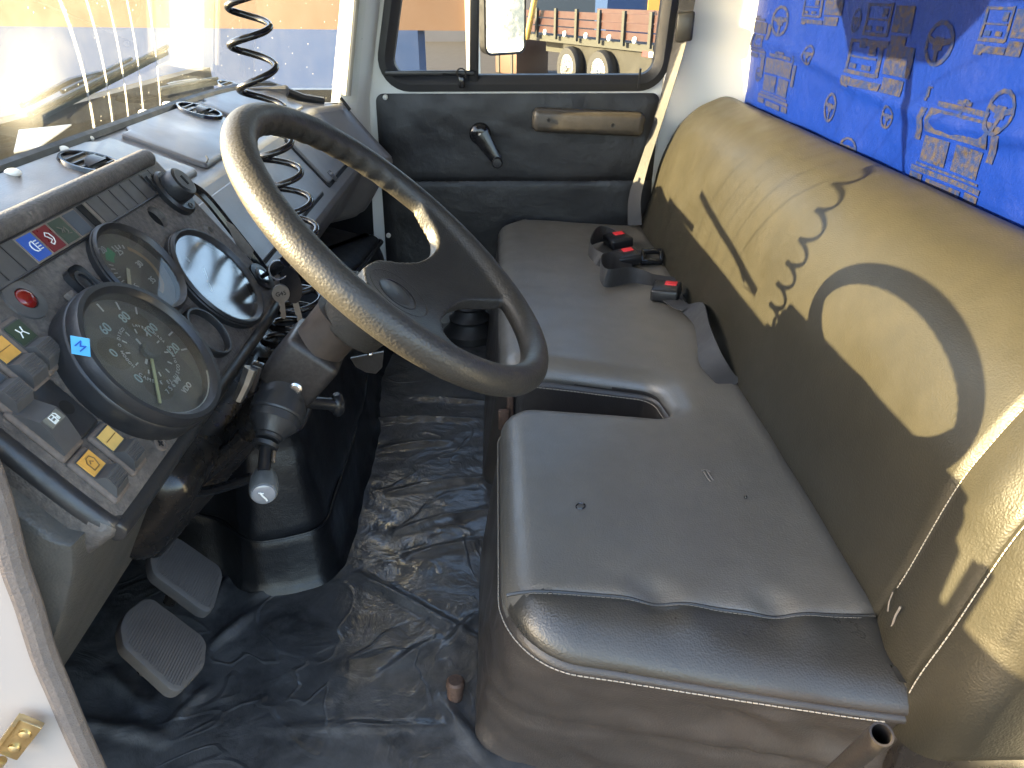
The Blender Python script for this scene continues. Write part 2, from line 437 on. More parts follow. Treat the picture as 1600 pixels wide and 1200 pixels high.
b = MB(); b.box(tp(1.2, -3.0, 1.9), (4.6, .3, .36), ((tu * .85 + EZ * .5).normalized(), tn, (EZ * .85 - tu * .5).normalized())); b.build('boom', 'tred', t)
b = MB(); b.box(tp(-.4, -3.0, .55), (.5, .5, 1.1), (tu, tn, EZ)); b.build('pedestal', 'tdark', t)
t = thing('cargo_crate', 'brown earthy crate on the ground beyond the trailer wheels', 'crate', tp(-4.2, -.4, 0))
b = MB(); b.box(tp(-4.2, -.6, .5), (1.3, 1.0, 1.0), (tu, tn, EZ), .04); b.build('crate_body', 'rust', t)
for k in (-.4, .4): b = MB(); b.box(tp(-4.2 + k, -.09, .5), (.12, .03, .96), (tu, tn, EZ)); b.build('batten', 'tdark', t)
t = thing('storage_container', 'blue and orange storage container behind the trailer', 'container', (4.6, 26, GZ))
b = MB(); b.box((4.4, 26, .9), (2.2, 3, 4.2)); b.build('container_body', 'wblue', t)
b = MB(); b.box((4.9, 24.46, 1.4), (.8, .06, 2.6)); b.build('door', 'orange', t)

# ================================================================== CAB SHELL
t_shell = thing('cab_shell', 'white painted truck cab body with roof and corner pillars around the seats', 'truck cab', (.7, 1.2, 0))
b = MB(); b.box((.1, 1.24, 1.31), (1.36, 1.96, .05), bev=.02); b.build('roof', 'white', t_shell)
b = MB(); b.box((.735, 1.24, .58), (.05, 1.96, 1.4)); b.build('rear_wall', 'white', t_shell)
b = MB(); b.box((-.53, 1.24, 1.245), (.10, 1.9, .10), bev=.02); b.build('header_rail', 'white', t_shell)
b = MB(); b.box((-.80, 1.24, .25), (.04, 1.9, .85)); b.build('firewall', 'dark', t_shell)
# far A pillar (slanting back with height)
def sl_(p, z): return (p[0] + (z - .6) * (.21 if z > .6 else .045), p[1], z)
ap = [(-.412, 2.052), (-.395, 2.060), (-.372, 2.085), (-.352, 2.128), (-.346, 2.165), (-.36, 2.19), (-.45, 2.14), (-.435, 2.058)]
b = MB(); b.loft([[sl_(p, z) for p in ap] for z in (.46, .6, .7, .9, 1.1, 1.26)]); b.build('front_pillar', 'white', t_shell)
# rear corner pillar beside the passenger window, bending round to the rear wall
bp = [(.462, 2.19), (.462, 2.158), (.50, 2.152), (.56, 2.148), (.62, 2.136), (.665, 2.122), (.71, 2.115), (.71, 2.25), (.5, 2.25)]
b = MB(); b.loft([[(p[0] + (z - .6) * .05, p[1], z) for p in bp] for z in (.1, .45, .8, 1.28)]); b.build('rear_pillar', 'white', t_shell)
b = MB(); b.box((.06, 2.19, 1.22), (.9, .07, .15)); b.build('roof_side_rail', 'white', t_shell)
b = MB(); b.box((.06, .29, 1.26), (1.25, .06, .08)); b.build('roof_side_rail', 'white', t_shell)
b = MB(); b.box((-.56, 2.19, .29), (.40, .04, .66)); b.build('kick_panel', 'black', t_shell)
for q in ((545, 378), (570, 400), (480, 372)):
    b = MB(); p = onY(*q, 2.165); b.lathe(p, (0, -1, 0), [(.006, -.004), (.006, .002), (.003, .004)], 10); b.build('panel_screw', 'whiteplastic', t_shell)
b = MB(); b.box((-1.35, 1.2, .42), (1.1, 1.5, .1), bev=.05); b.build('cowl', 'slatelens', t_shell)

# near A pillar with weatherstrip and check-strap plate
t = thing('driver_door_frame', 'white painted driver doorway edge with brown weatherstrip beside the pedals', 'door frame', (-.5, .42, .1))
ws = [onY(x, y, .425) for x, y in ((-60, 640), (-8, 770), (22, 880), (45, 945), (68, 1020), (95, 1085), (120, 1145), (150, 1210), (190, 1300))]
ws = spline(ws, 6)
b = MB(); b.tube(ws, .0095, 10); b.build('weatherstrip', 'weather', t)
b = MB(); lft = [V((-.75, p.y - .004, p.z)) for p in ws]; A = [p + V((-.006, -.004, 0)) for p in ws]
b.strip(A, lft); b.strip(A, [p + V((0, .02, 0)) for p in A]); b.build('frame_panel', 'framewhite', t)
pu = (onY(52, 1118, .41) - onY(5, 1180, .41)).normalized(); pn = V((0, -1, 0)); pv = pn.cross(pu)
pc = onY(30, 1152, .41)
b = MB(); b.box(pc, (.052, .02, .006), (pu, pv, pn), .001); b.box(pc + pv * .010 + pn * .004, (.052, .003, .012), (pu, pv, pn)); pl_ = b.build('striker_plate', 'brass', t)
b = MB()
for k in (-.011, .012): b.lathe(pc + pu * k + pn * .003 - pv * .002, pn, [(.0052, 0), (.005, .002), (.002, .0035)], 12)
b.build('screw', 'brass', pl_)
b = MB(); b.tube([pc - pu * .03 + pn * .004, pc - pu * .045 + pn * .006, pc - pu * .055 + pv * .006, pc - pu * .07], .004, 8); b.build('hook', 'brass', pl_)

# ================================================================== WINDSCREEN
def wx(Y, Z): return -.637 + .27 * abs((Y - 1.19) / .86) ** 7 + (Z - .66) * .20
def wpx(x, y):
    p = onX(x, y, -.64)
    for _ in range(12): p = onX(x, y, wx(min(2.04, max(.34, p.y)), p.z))
    return p
arcP = V((.80, .60)); radii = []
for q in ((128, 105), (163, 110), (191, 110), (217, 110), (246, 110)):
    p = wpx(*q); radii.append((V((p.y, p.z)) - arcP).length)
def dust(t):
    N = t.nodes.new; L = t.links.new
    co = N('ShaderNodeTexCoord'); sp = N('ShaderNodeSeparateXYZ'); L(co.outputs['Object'], sp.inputs[0])
    def mth(op, a, b=None):
        x = N('ShaderNodeMath'); x.operation = op
        for i, k in enumerate((a, b)):
            if k is None: continue
            if isinstance(k, (int, float)): x.inputs[i].default_value = k
            else: L(k, x.inputs[i])
        return x.outputs[0]
    dy = mth('SUBTRACT', sp.outputs[1], arcP[0]); dz = mth('SUBTRACT', sp.outputs[2], arcP[1])
    r = mth('SQRT', mth('ADD', mth('MULTIPLY', dy, dy), mth('MULTIPLY', dz, dz)))
    tot = None
    for i, R in enumerate(sorted(radii)):
        k = mth('ABSOLUTE', mth('SUBTRACT', r, R)); wd = .0052 if i == 0 else .0042
        k = mth('MULTIPLY', mth('MAXIMUM', mth('SUBTRACT', 1, mth('DIVIDE', k, wd)), 0), .45)
        tot = k if tot is None else mth('MAXIMUM', tot, k)
    def nz(scale, det, vec=None):
        x = N('ShaderNodeTexNoise'); x.inputs['Scale'].default_value = scale; x.inputs['Detail'].default_value = det
        L(vec or co.outputs['Object'], x.inputs['Vector']); return x.outputs[0]
    # swept smears: fine noise that runs along the wiper arc, plus broad patches
    cb = N('ShaderNodeCombineXYZ'); L(mth('MULTIPLY', r, 160), cb.inputs[0]); L(mth('MULTIPLY', mth('ARCTAN2', dz, dy), 3), cb.inputs[1])
    sm = mth('MULTIPLY', mth('POWER', nz(1.0, 3, cb.outputs[0]), 2.5), .022)
    pat = mth('POWER', nz(4.5, 4), 3.0)
    def glare_blob(px, py, rad, amp):  # glare spot: a bright reflection painted into the dust mask
        p = wpx(px, py); a = mth('SUBTRACT', sp.outputs[1], p.y); c = mth('SUBTRACT', sp.outputs[2], p.z)
        d = mth('SQRT', mth('ADD', mth('MULTIPLY', a, a), mth('MULTIPLY', mth('MULTIPLY', c, c), 2.2)))
        return mth('MULTIPLY', mth('POWER', mth('MAXIMUM', mth('SUBTRACT', 1, mth('DIVIDE', d, rad)), 0), 1.6), amp)
    f = mth('ADD', mth('ADD', sm, mth('MULTIPLY', pat, .04)), .002)
    for q in ((50, 110, .125, .13), (40, 165, .10, .10), (295, 18, .13, .13), (255, 95, .08, .06)): f = mth('ADD', f, mth('MULTIPLY', glare_blob(*q), mth('ADD', mth('MULTIPLY', nz(30, 4), .8), .5)))
    sp2 = N('ShaderNodeTexVoronoi'); sp2.inputs['Scale'].default_value = 60; L(co.outputs['Object'], sp2.inputs['Vector'])
    f = mth('ADD', f, mth('MULTIPLY', mth('LESS_THAN', sp2.outputs['Distance'], .07), .35))
    return mth('MINIMUM', mth('MAXIMUM', f, tot), .8)
M['windscreen'] = glass('dusty_windscreen_glass', (.96, .98, .97), dust, .12)
t = thing('windscreen', 'dusty curved windscreen with wiper smears above the dashboard', 'windscreen', (0, 0, 0))
b = MB(); b.loft([[(wx(Y, Z), Y, Z) for Y in [.335 + k * 1.72 / 60 for k in range(61)]] for Z in [.60 + k * .62 / 8 for k in range(9)]], caps=False, closed=False)
b.build('glass', 'windscreen', t, 60)
M['sealcream'] = simple('cream_edge_trim', (.42, .38, .30), .4, var=.1)
b = MB(); b.tube([(wx(2.04, z) + .006, 2.050, z) for z in [.62 + .07 * k for k in range(10)]], .010, 10); b.build('edge_trim', 'sealcream', t)
b = MB(); b.tube([(wx(Y, .66) + .008, Y, .66 - .05 * sstep(1.90, 2.01, Y)) for Y in [.47 + k * 1.535 / 50 for k in range(51)]], .011, 8); b.build('base_gasket', 'rubber', t)

def wiper(label, base, tip, arm0):
    t = thing('windscreen_wiper', label, 'wiper', wpx(*base), 'wipers on the windscreen')
    A = wpx(*base) + V((-.018, 0, 0)); B = wpx(*tip) + V((-.018, 0, 0)); pts = [A.lerp(B, k / 12) for k in range(13)]
    for p in pts: p.x = wx(p.y, p.z) - .014
    b = MB(); b.strip([p + EZ * .010 for p in pts], [p - EZ * .004 for p in pts]); b.tube([p + EZ * .010 for p in pts], .004, 6); b.build('blade', 'wiper', t)
    m = A.lerp(B, .5); c = V((wx(m.y, m.z) - .03, m.y, m.z + .012)); q = wpx(*arm0) + V((-.06, 0, 0))
    b = MB(); b.tube([q, q.lerp(c, .6) + EZ * .006, c], .005, 6); b.tube([A.lerp(B, .25) + V((-.012, 0, .012)), c, A.lerp(B, .75) + V((-.012, 0, .012))], .0035, 6); b.build('arm', 'black', t)
M['wiper'] = simple('dark_green_wiper', (.012, .022, .020), .5)
wiper('long dark wiper lying diagonally across the dusty left part of the windscreen', (66, 191), (274, 82), (100, 165))
wiper('short low wiper resting along the windscreen base beside the coiled cord', (262, 148), (350, 130), (300, 146))

# ================================================================== FLOOR
b = MB(); b.face([(-.8, .36, -.03), (.72, .36, -.03), (.72, 2.2, -.03), (-.8, 2.2, -.03)]); tag(b.build('floor', 'dark'), kind='structure')
folds = [((600, 700), (700, 690), .010), ((590, 655), (745, 655), .012), ((610, 770), (775, 745), .012), ((620, 830), (760, 800), .014), ((640, 870), (750, 845), .010), ((560, 900), (745, 1000), .010),
         ((700, 1010), (745, 960), .008), ((690, 1090), (760, 1190), .008), ((680, 1000), (600, 1050), .006), ((300, 1010), (285, 1110), .010), ((330, 1010), (390, 960), .009), ((130, 1130), (260, 1160), .010),
         ((170, 1050), (230, 1110), .008), ((360, 900), (330, 960), .010), ((400, 930), (480, 905), .012), ((640, 620), (770, 630), .008), ((420, 1140), (700, 1135), .005), ((320, 1080), (270, 1130), .008)]
FL = [(onZ(*a, 0).to_2d(), onZ(*c, 0).to_2d(), h) for a, c, h in folds]
def floor_z(x, y):
    z = .004 * noise.noise(V((x * 7, y * 7, 0))) + .0012 * noise.noise(V((x * 24, y * 30, 3)))
    p = V((x, y))
    for a, c, h in FL:
        ab = c - a; k = max(0, min(1, (p - a).dot(ab) / ab.length_squared)); q = a + ab * k
        d = (p - q).length + .006 * noise.noise(V((x * 30, y * 30, 9)))
        z += h * .62 * math.exp(-(d / .0085) ** 2) * (.4 + 1.2 * math.sin(PI * (k * .9 + .05)))
    return z
t = thing('floor_mat', 'shiny crumpled dark floor covering between pedals and seat', 'floor mat', (0, 0, 0))
b = MB(); xs = [-.74 + k * .0045 for k in range(184)]; ys = [.585 + k * .0045 for k in range(350)]
b.loft([[(x, y, floor_z(x, y)) for x in xs] for y in ys], caps=False, closed=False); b.build('mat_sheet', 'floor', t, 80)
b = MB(); b.box((-.2, .565, -.025), (1.3, .05, .05), bev=.008); b.build('sill_edge', 'rubber', t)

t = thing('floor_bolt', 'short rusty bolt stub sticking up from the floor near the seat', 'bolt', onZ(711, 1085, 0))
p = onZ(711, 1088, 0); b = MB(); b.lathe(p, (.05, .05, 1), [(.011, -.005), (.011, .018), (.0125, .018), (.0125, .028), (.010, .031), (.001, .031)], 18); b.build('bolt_head', 'rust', t)

# ================================================================== CURTAIN
def cx(Y, Z):
    return .672 + .0035 * math.sin(Y * 23 + 3 * Z) + .004 * noise.noise(V((Y * 5, Z * 7, 1))) - .006 * math.exp(-((Z - .715 - .03 * math.sin(Y * 4)) / .012) ** 2) + .0012 * noise.noise(V((Y * 30, Z * 30, 4)))
t = thing('rear_curtain', 'shiny blue curtain printed with gold trucks behind the bench backrest', 'curtain', (.67, 1.2, .6))
ys = [.28 + k * 1.842 / 180 for k in range(181)]; zs = [.50 + k * .78 / 90 for k in range(91)]
b = MB(); b.loft([[(cx(Y, Z), Y, Z) for Y in ys] for Z in zs], caps=False, closed=False); b.build('cloth', 'satin', t, 80)
def motif(name, px, py, wpx_, hpx, shapes):
    # shapes: list of polygons in a unit box (a to the right of the photo, b up)
    c = onX(px, py, .67); l = onX(px - wpx_ / 2, py, .67); u = onX(px, py - hpx / 2, .67)
    W_ = abs(l.y - c.y) * 2; H_ = abs(u.z - c.z) * 2
    b = MB()
    for pg in shapes:
        rg = resample([V(q) for q in pg], .12)
        if sum(rg[i - 1].x * rg[i].y - rg[i].x * rg[i - 1].y for i in range(len(rg))) < 0: rg = rg[::-1]
        P, Fs = fill2d(rg, [])
        vs = [b.bm.verts.new((0, c.y - (q.x - .5) * W_, c.z + (q.y - .5) * H_)) for q in P]
        for v in vs: v.co.x = cx(v.co.y, v.co.z) - .0016
        for f in Fs:
            try: b.bm.faces.new([vs[i] for i in f])
            except ValueError: pass
    b.build(name, 'gold', t, 80)
def R_(x0, y0, x1, y1): return [(x0, y0), (x1, y0), (x1, y1), (x0, y1)]
def seg(a, c, w):
    a, c = V(a), V(c); d = (c - a).normalized(); n = V((-d.y, d.x)) * w / 2
    return [a + n, a - n, c - n, c + n]
def ringpoly(cx_, cy_, r, w, n=14):
    return [[(cx_ + (r - w) * math.cos(2 * PI * i / n), cy_ + (r - w) * math.sin(2 * PI * i / n)), (cx_ + r * math.cos(2 * PI * i / n), cy_ + r * math.sin(2 * PI * i / n)),
             (cx_ + r * math.cos(2 * PI * (i + 1) / n), cy_ + r * math.sin(2 * PI * (i + 1) / n)), (cx_ + (r - w) * math.cos(2 * PI * (i + 1) / n), cy_ + (r - w) * math.sin(2 * PI * (i + 1) / n))] for i in range(n)]
front_truck = [R_(.2, .93, .8, .99), R_(.42, 1.0, .58, 1.05), R_(.12, .62, .88, .90), R_(.0, .50, .08, .88), R_(.92, .50, 1.0, .88), R_(.14, .28, .46, .58), R_(.54, .28, .86, .58),
               R_(.05, .14, .95, .20), R_(.05, .02, .22, .12), R_(.78, .02, .95, .12), R_(.28, .0, .72, .10), R_(.1, .22, .9, .25)]
iso_truck = [R_(.0, .35, .05, .95), R_(.0, .92, .5, .98), R_(.05, .62, .48, .66), R_(.5, .30, .55, 1.0), R_(.0, .28, .52, .36), R_(.08, .40, .2, .5), R_(.3, .40, .42, .5), R_(.60, .40, .98, .95), R_(.0, .0, .16, .22), R_(.14, .05, .6, .2), R_(.36, .7, .46, .88), R_(.62, .05, .92, .34)]
wheel_m = ringpoly(.5, .5, .5, .10) + [R_(.34, .36, .66, .64), seg((.36, .52), (.06, .60), .13), seg((.64, .52), (.94, .60), .13), R_(.44, .05, .56, .38)]
horn_m = [R_(.3, .0, .6, .25), R_(.35, .25, .75, .9), R_(.45, .9, 1.0, 1.0)]
for q in ((1487, 235, 118, 150), (1212, 128, 52, 88), (1180, 58, 42, 62), (1760, 250, 130, 160), (1420, -70, 70, 90)): motif('printed_truck', *q, front_truck)
for q in ((1368, 105, 92, 84), (1385, 42, 66, 76), (1282, 18, 56, 46), (1566, 50, 74, 82), (1720, 60, 90, 90), (1300, -110, 70, 70), (1480, -120, 80, 80)): motif('printed_lorry', *q, iso_truck)
for q in ((1217, 33, 22, 50), (1265, 86, 15, 34), (1295, 168, 22, 50), (1381, 183, 19, 40), (1325, 232, 24, 38), (1468, 68, 46, 76), (1561, 176, 46, 80), (1186, 116, 9, 24), (1338, 32, 16, 40), (1660, 90, 50, 80), (1660, 330, 50, 90), (1880, 160, 70, 110), (1240, -60, 30, 60), (1560, -60, 50, 80)): motif('printed_steering_wheel', *q, wheel_m)
for q in ((1452, 146, 12, 24), (1505, 167, 13, 26), (1211, 86, 7, 12), (1240, 94, 6, 14)): motif('printed_horn', *q, horn_m)
# ================================================================== PASSENGER DOOR
DY = 2.15
t_door = thing('passenger_door', 'black vinyl lined passenger door with sliding window in white frame', 'door', (.06, DY, .05))
outer = resample(rounded([(-.380, -.03), (.452, -.03), (.452, .62), (.478, 1.16), (-.236, 1.16), (-.355, .60)], .02), .03)
win = resample(rounded([(-.305, .642), (.438, .642), (.462, 1.10), (-.205, 1.10)], .055), .02)
b = MB()
r = geometry.delaunay_2d_cdt([V(p) for p in outer + win], [(i, (i + 1) % len(outer)) for i in range(len(outer))] + [(len(outer) + i, len(outer) + (i + 1) % len(win)) for i in range(len(win))], [], 4, 1e-6)
vs = [b.bm.verts.new((q.x, DY, q.y)) for q in r[0]]
for f in r[2]:
    c = sum((r[0][i] for i in f), V((0, 0))) / len(f)
    if not inside(c, win): b.bm.faces.new([vs[i] for i in f])
for ringp in (outer, win):
    rr = [V((q.x, DY, q.y)) for q in ringp]; b.strip(rr + rr[:1], [p + V((0, .04, 0)) for p in rr] + [rr[0] + V((0, .04, 0))])
b.build('door_frame', 'white', t_door)
# window seal: flat black band round the opening
def band(poly, dx, prof):
    return [[V((0, 0, 0))] for _ in poly]
b = MB(); rings = []
for d, y in ((-.026, 0), (-.024, -.010), (-.006, -.014), (.006, -.008), (.016, .002), (.018, .02), (-.02, .02)):
    q = inset(win, d); rings.append([V((p.x, DY + y, p.y)) for p in q])
b.loft(rings, caps=False, cyc=True); b.build('window_seal', 'rubber', t_door)
M['pane'] = glass('door_window_glass', (.62, .64, .64), None, .3)
gl = inset(win, .012)
dvx = lambda z: -.062 + (z - .64) * .035
for nm, f in (('window_pane', lambda p: p.x < dvx(p.y)), ('window_pane', lambda p: p.x >= dvx(p.y))):
    lo = [p for p in gl]
    z0, z1 = .655, 1.088
    cl = []
    n = len(gl)
    for i in range(n):
        p, q = gl[i], gl[(i + 1) % n]
        if f(p): cl.append(p)
        if f(p) != f(q):
            k = (p.x - dvx(p.y)) / ((p.x - dvx(p.y)) - (q.x - dvx(q.y))); cl.append(p.lerp(q, k))
    b = MB(); b.face([(p.x, DY + (.012 if nm else .0), p.y) for p in cl]); b.build(nm, 'pane', t_door)
b = MB(); b.box((dvx(.87), DY, .87), (.024, .022, .46), (EX, EY, V((.035, 0, 1)).normalized()), .004); b.build('window_divider', 'black', t_door)
b = MB(); b.box((-.18, DY - .012, .664), (.24, .010, .014), bev=.003); b.build('slide_rail', 'black', t_door)
p = onY(721, 122, DY - .02)
b = MB(); b.box(p - EZ * .01, (.016, .012, .03), bev=.004); b.ring(p + EZ * .012, EY, [(.010, -.003), (.014, -.003), (.014, .003), (.010, .003)], 20); b.tube([p + EZ * .008, p + V((-.05, 0, .010))], .0025, 6); b.build('window_latch', 'blackgloss', t_door)
b = MB(); p = onY(997, 138, DY - .02); b.tube([p, p + V((.002, -.004, .05))], .003, 6); b.build('stay_rod', 'black', t_door)
# vinyl lining
pan = resample(rounded([(-.338, .10), (.446, .10), (.446, .612), (-.330, .612)], .02), .015)
ex = [V((-.32 + i * .019, .12 + j * .016)) for i in range(41) for j in range(31) if inside(V((-.32 + i * .019, .12 + j * .016)), inset(pan, .012))]
ex += [V((-.31 + i * .02, .378 + k)) for i in range(38) for k in (-.004, 0, .004)]
P, Fs = fill2d(pan, ex); b = MB()
def pany(x, z):
    y = DY - .014 - .004 * noise.noise(V((x * 5, z * 12, 2))) - .004 * noise.noise(V((x * 16 + z * 8, z * 22, 5))) * sstep(.40, .58, z)
    return y + .005 * math.exp(-((z - .378) / .004) ** 2)
vs = [b.bm.verts.new((q.x, pany(q.x, q.y) + (.006 if i < len(pan) else 0), q.y)) for i, q in enumerate(P)]
for f in Fs: b.bm.faces.new([vs[i] for i in f])
rr = [v.co.copy() for v in vs[:len(pan)]]; b.strip(rr + rr[:1], [V((p.x, DY, p.z)) for p in rr] + [V((rr[0].x, DY, rr[0].z))])
bmesh.ops.recalc_face_normals(b.bm, faces=b.bm.faces); b.build('door_lining', 'doorvinyl', t_door, 50)
for q in ((602, 152), (607, 368)):
    b = MB(); p = onY(*q, DY - .016); b.lathe(p, (0, -1, 0), [(.007, -.004), (.007, .002), (.004, .005), (.001, .005)], 12); b.build('trim_screw', 'whiteplastic', t_door)
# window crank
p0 = onY(750, 210, DY - .03); p1 = onY(777, 250, DY - .03)
b = MB(); b.lathe(p0 + V((0, .02, 0)), (0, -1, 0), [(.030, 0), (.030, .012), (.026, .020), (.012, .024), (.001, .024)], 24)
d = (p1 - p0); pts = [p0 + d * k / 8 for k in range(9)]; b.loft([[p + V((0, -.002 - .010 * k / 8, 0)) + d.cross(EY).normalized() * (c * (.024 - .009 * (k / 8))) + V((0, s * .007, 0)) for c, s in ((1, -.6), (.6, -1), (-.6, -1), (-1, -.6), (-1, 1), (1, 1))] for k, p in enumerate(pts)])
cr = b.build('window_crank', 'blackgloss', t_door, 50)
b = MB(); b.lathe(p1 + V((0, -.005, 0)), (0, -1, 0), [(.012, 0), (.013, .02), (.015, .035), (.012, .042), (.001, .043)], 20); b.build('crank_knob', 'black', cr)
b = MB(); b.lathe(p0 + V((0, -.003, 0)), (0, -1, 0), [(.005, 0), (.004, .002), (.001, .002)], 12); b.build('centre_screw', 'chrome', cr)
# grab handle / armrest
M['arm'] = leather('armrest_vinyl', (.040, .034, .027), (.08, .068, .05), .4, 500, .2)
A = onY(832, 188, DY - .05); B_ = onY(1008, 196, DY - .05); ax = (B_ - A).normalized(); L = (B_ - A).length
b = MB(); b.box(A.lerp(B_, .5) + V((0, .02, 0)), (L, .055, .062), (ax, EY, ax.cross(EY)), .018, 5); ar = b.build('armrest', 'arm', t_door, 50)
for q in ((858, 188), (958, 196)):
    b = MB(); p = onY(*q, DY - .0585); b.ring(p, EY, [(.004, -.001), (.0065, -.0012), (.0065, .003), (.004, .003)], 16); b.build('screw_recess', 'rubber', ar)
    b = MB(); b.disc(p + V((0, -.0006, 0)), EY, .0045, 16); b.build('screw_hole', 'dark', ar)

# door mirror outside the passenger window
mo = V((.022, 2.62, .83)); mn = V((.61, -.79, .0)).normalized(); mu = V((-mn.y, mn.x, 0)).normalized()
t = thing('door_mirror', 'bright rectangular door mirror outside the passenger window', 'mirror', mo)
po = resample(rounded([(-.085, -.155), (.085, -.155), (.085, .155), (-.085, .155)], .03), .02)
b = MB(); b.face([mo + mu * p.x + EZ * p.y + mn * .012 for p in inset(po, .008)]); M['mirror'] = simple('mirror_silver', (.92, .92, .9), .03, 1, .01); b.build('mirror_glass', 'mirror', t)
b = MB(); b.loft([[mo + mu * p.x + EZ * p.y + mn * h for p in inset(po, i)] for h, i in ((.011, .008), (.016, .004), (.012, 0), (-.02, .004), (-.035, .02))]); b.build('housing', 'black', t)
b = MB(); b.tube([mo - mn * .03 + EZ * .12, V((-.16, 2.62, 1.0)), V((-.32, 2.4, 1.02)), V((-.36, 2.2, .98))], .009, 8); b.build('mirror_arm', 'black', t)
t = thing('added_white_van', 'white van added out of view to brighten the door mirror', 'van', (10, 1.2, GZ))  # unseen van, added so the mirror has something white to reflect
b = MB(); b.prism([(9, .0, GZ + .4), (8.6, .0, GZ + 1.1), (9.2, .0, GZ + 1.3), (9.8, .0, GZ + 2.2), (13.4, .0, GZ + 2.3), (13.4, .0, GZ + .4)], (0, 2.2, 0)); b.build('van_body', 'white', t)
b = MB(); b.face([(9.23, .2, GZ + 1.36), (9.23, 2.0, GZ + 1.36), (9.72, 1.9, GZ + 2.12), (9.72, .3, GZ + 2.12)]); b.build('van_windscreen', 'slatelens', t)
for y in (.3, 1.9): b = MB(); b.box((8.66, y, GZ + .95), (.12, .3, .2), bev=.04); b.build('headlight', 'yellow', t)
b = MB(); b.box((8.85, 1.1, GZ + .5), (.3, 2.2, .25), bev=.05); b.build('bumper', 'black', t)
for x in (9.6, 12.4):
    for y in (.05, 2.15): b = MB(); b.ring((x, y, GZ + .35), EY, [(.2, -.1), (.35, -.1), (.35, .1), (.2, .1)], 24); b.build('wheel', 'rubber', t)
for (x, y) in ((9.6, .05),): pass

# ================================================================== BENCH SEAT
t_seat = thing('bench_seat', 'black vinyl bench seat with slot between driver and passenger cushions', 'bench seat', (.2, 1.3, 0))
ol = [(.0, .557), (.44, .483), (.44, 2.13), (.06, 2.13), (.0, 2.05), (.0, 1.178), (.272, 1.130), (.287, 1.016), (.0, 1.034)]
ol = resample(rounded(ol, [.10, .02, .01, .02, .03, .045, .04, .035, .055], 12), .0075)
def seat_top(x, y):
    z = .283 - .022 * sstep(0, .42, x) - .003 * sstep(0, 1, abs(y - .8) / .3)
    z -= .016 * sstep(.617, .53, y) if y < .617 else 0
    z += .0022 * noise.noise(V((x * 6, y * 6, 1))) + .0012 * noise.noise(V((x * 15, y * 15, 7)))
    ys_ = .606 - .050 * x + .004 * math.sin(x * 17)
    z -= .0036 * math.exp(-((y - ys_) / .0035) ** 2) * sstep(.0, .03, x)
    for px, a in ((.17, 1), (.30, .9)):
        z -= .009 * a * math.exp(-((x - px) / .022) ** 2 - ((y - ys_ - .01) / .02) ** 2); z += .006 * a * math.exp(-((x - px - .03) / .028) ** 2 - ((y - ys_ + .018) / .02) ** 2)
    z -= .006 * math.exp(-((x - .19) / .12) ** 2 - ((y - .80) / .14) ** 2)
    return z
prof = [(0, k * .0115) for k in range(20)] + [(-.002, .228), (-.0005, .2365), (.0035, .2405), (.001, .2445), (.0012, .2500), (.0045, .2585), (.0105, .2665), (.0185, .2730), (.028, .2775), (.038, .2800)]
def skirt(p, nrm, z):
    k = max(0, 1 - z / .235); x, y = p
    fr = max(0, -nrm.x); nr = max(0, -nrm.y) if y < .7 else 0
    x -= .036 * fr * k * (1 if y < 1.03 or y > 1.17 else .3); y += .045 * nr * k ** 1.1
    if z < .236 and y < .75:
        am = sstep(.236, .19, z)
        f = .007 * noise.noise(V((x * 9 + z * 10, y * 9, z * 22))) + .004 * noise.noise(V((x * 30, y * 30, z * 40 + x * 20)))
        f += .003 * math.exp(-((z - .125 + .05 * x) / .012) ** 2) - .006 * math.exp(-((z - .106 + .05 * x) / .007) ** 2)       # lower seam
        for wxx, wz, a in ((.30, .17, .008), (.23, .175, -.006), (.35, .155, -.007), (.265, .145, .005)):
            f += a * math.exp(-((x - wxx - (wz - z) * .8) / .020) ** 2 - ((z - wz) / .035) ** 2)
        x += nrm.x * f * am; y += nrm.y * f * am
    return x, y
b = MB(); nrm = []
n = len(ol)
for i in range(n):
    q = (ol[(i + 1) % n] - ol[i - 1]).normalized(); nrm.append(V((q.y, -q.x)))
rings = []
for ins, z in prof:
    rg = []
    for p, nn in zip(ol, nrm):
        q = p - nn * ins; x, y = skirt(q, nn, z)
        dz = (seat_top(q.x, q.y) - .28) * sstep(.15, .28, z)
        rg.append(V((x, y, z + dz)))
    rings.append(rg)
Rv = [[b.bm.verts.new(p) for p in r_] for r_ in rings]
for a, c in zip(Rv, Rv[1:]):
    for i in range(n): b.bm.faces.new((a[i], a[(i + 1) % n], c[(i + 1) % n], c[i]))
top = [ol[i] - nrm[i] * .038 for i in range(n)]; ins2 = inset(top, .006); ex = []
y = .45
while y < 2.12:
    st = .0065 if y < .66 else .016
    x = .01
    while x < .43:
        p = V((x + random.uniform(-1, 1) * st * .12, y + random.uniform(-1, 1) * st * .12))
        if inside(p, ins2): ex.append(p)
        x += st
    y += st
for k in range(95):
    x = .035 + k * .004
    for d in (-.003, 0, .003):
        p = V((x, .606 - .05 * x + .004 * math.sin(x * 17) + d))
        if inside(p, ins2): ex.append(p)
P, Fs = fill2d(top, ex)
vs = [Rv[-1][i] if i < n else b.bm.verts.new((q.x, q.y, seat_top(q.x, q.y))) for i, q in enumerate(P)]
for f in Fs:
    try: b.bm.faces.new([vs[i] for i in f])
    except ValueError: pass
bmesh.ops.recalc_face_normals(b.bm, faces=b.bm.faces)
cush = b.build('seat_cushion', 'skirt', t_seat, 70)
cush.data.materials.append(M['cushion']); cush.data.materials.append(M['strip']); off = t_seat.location
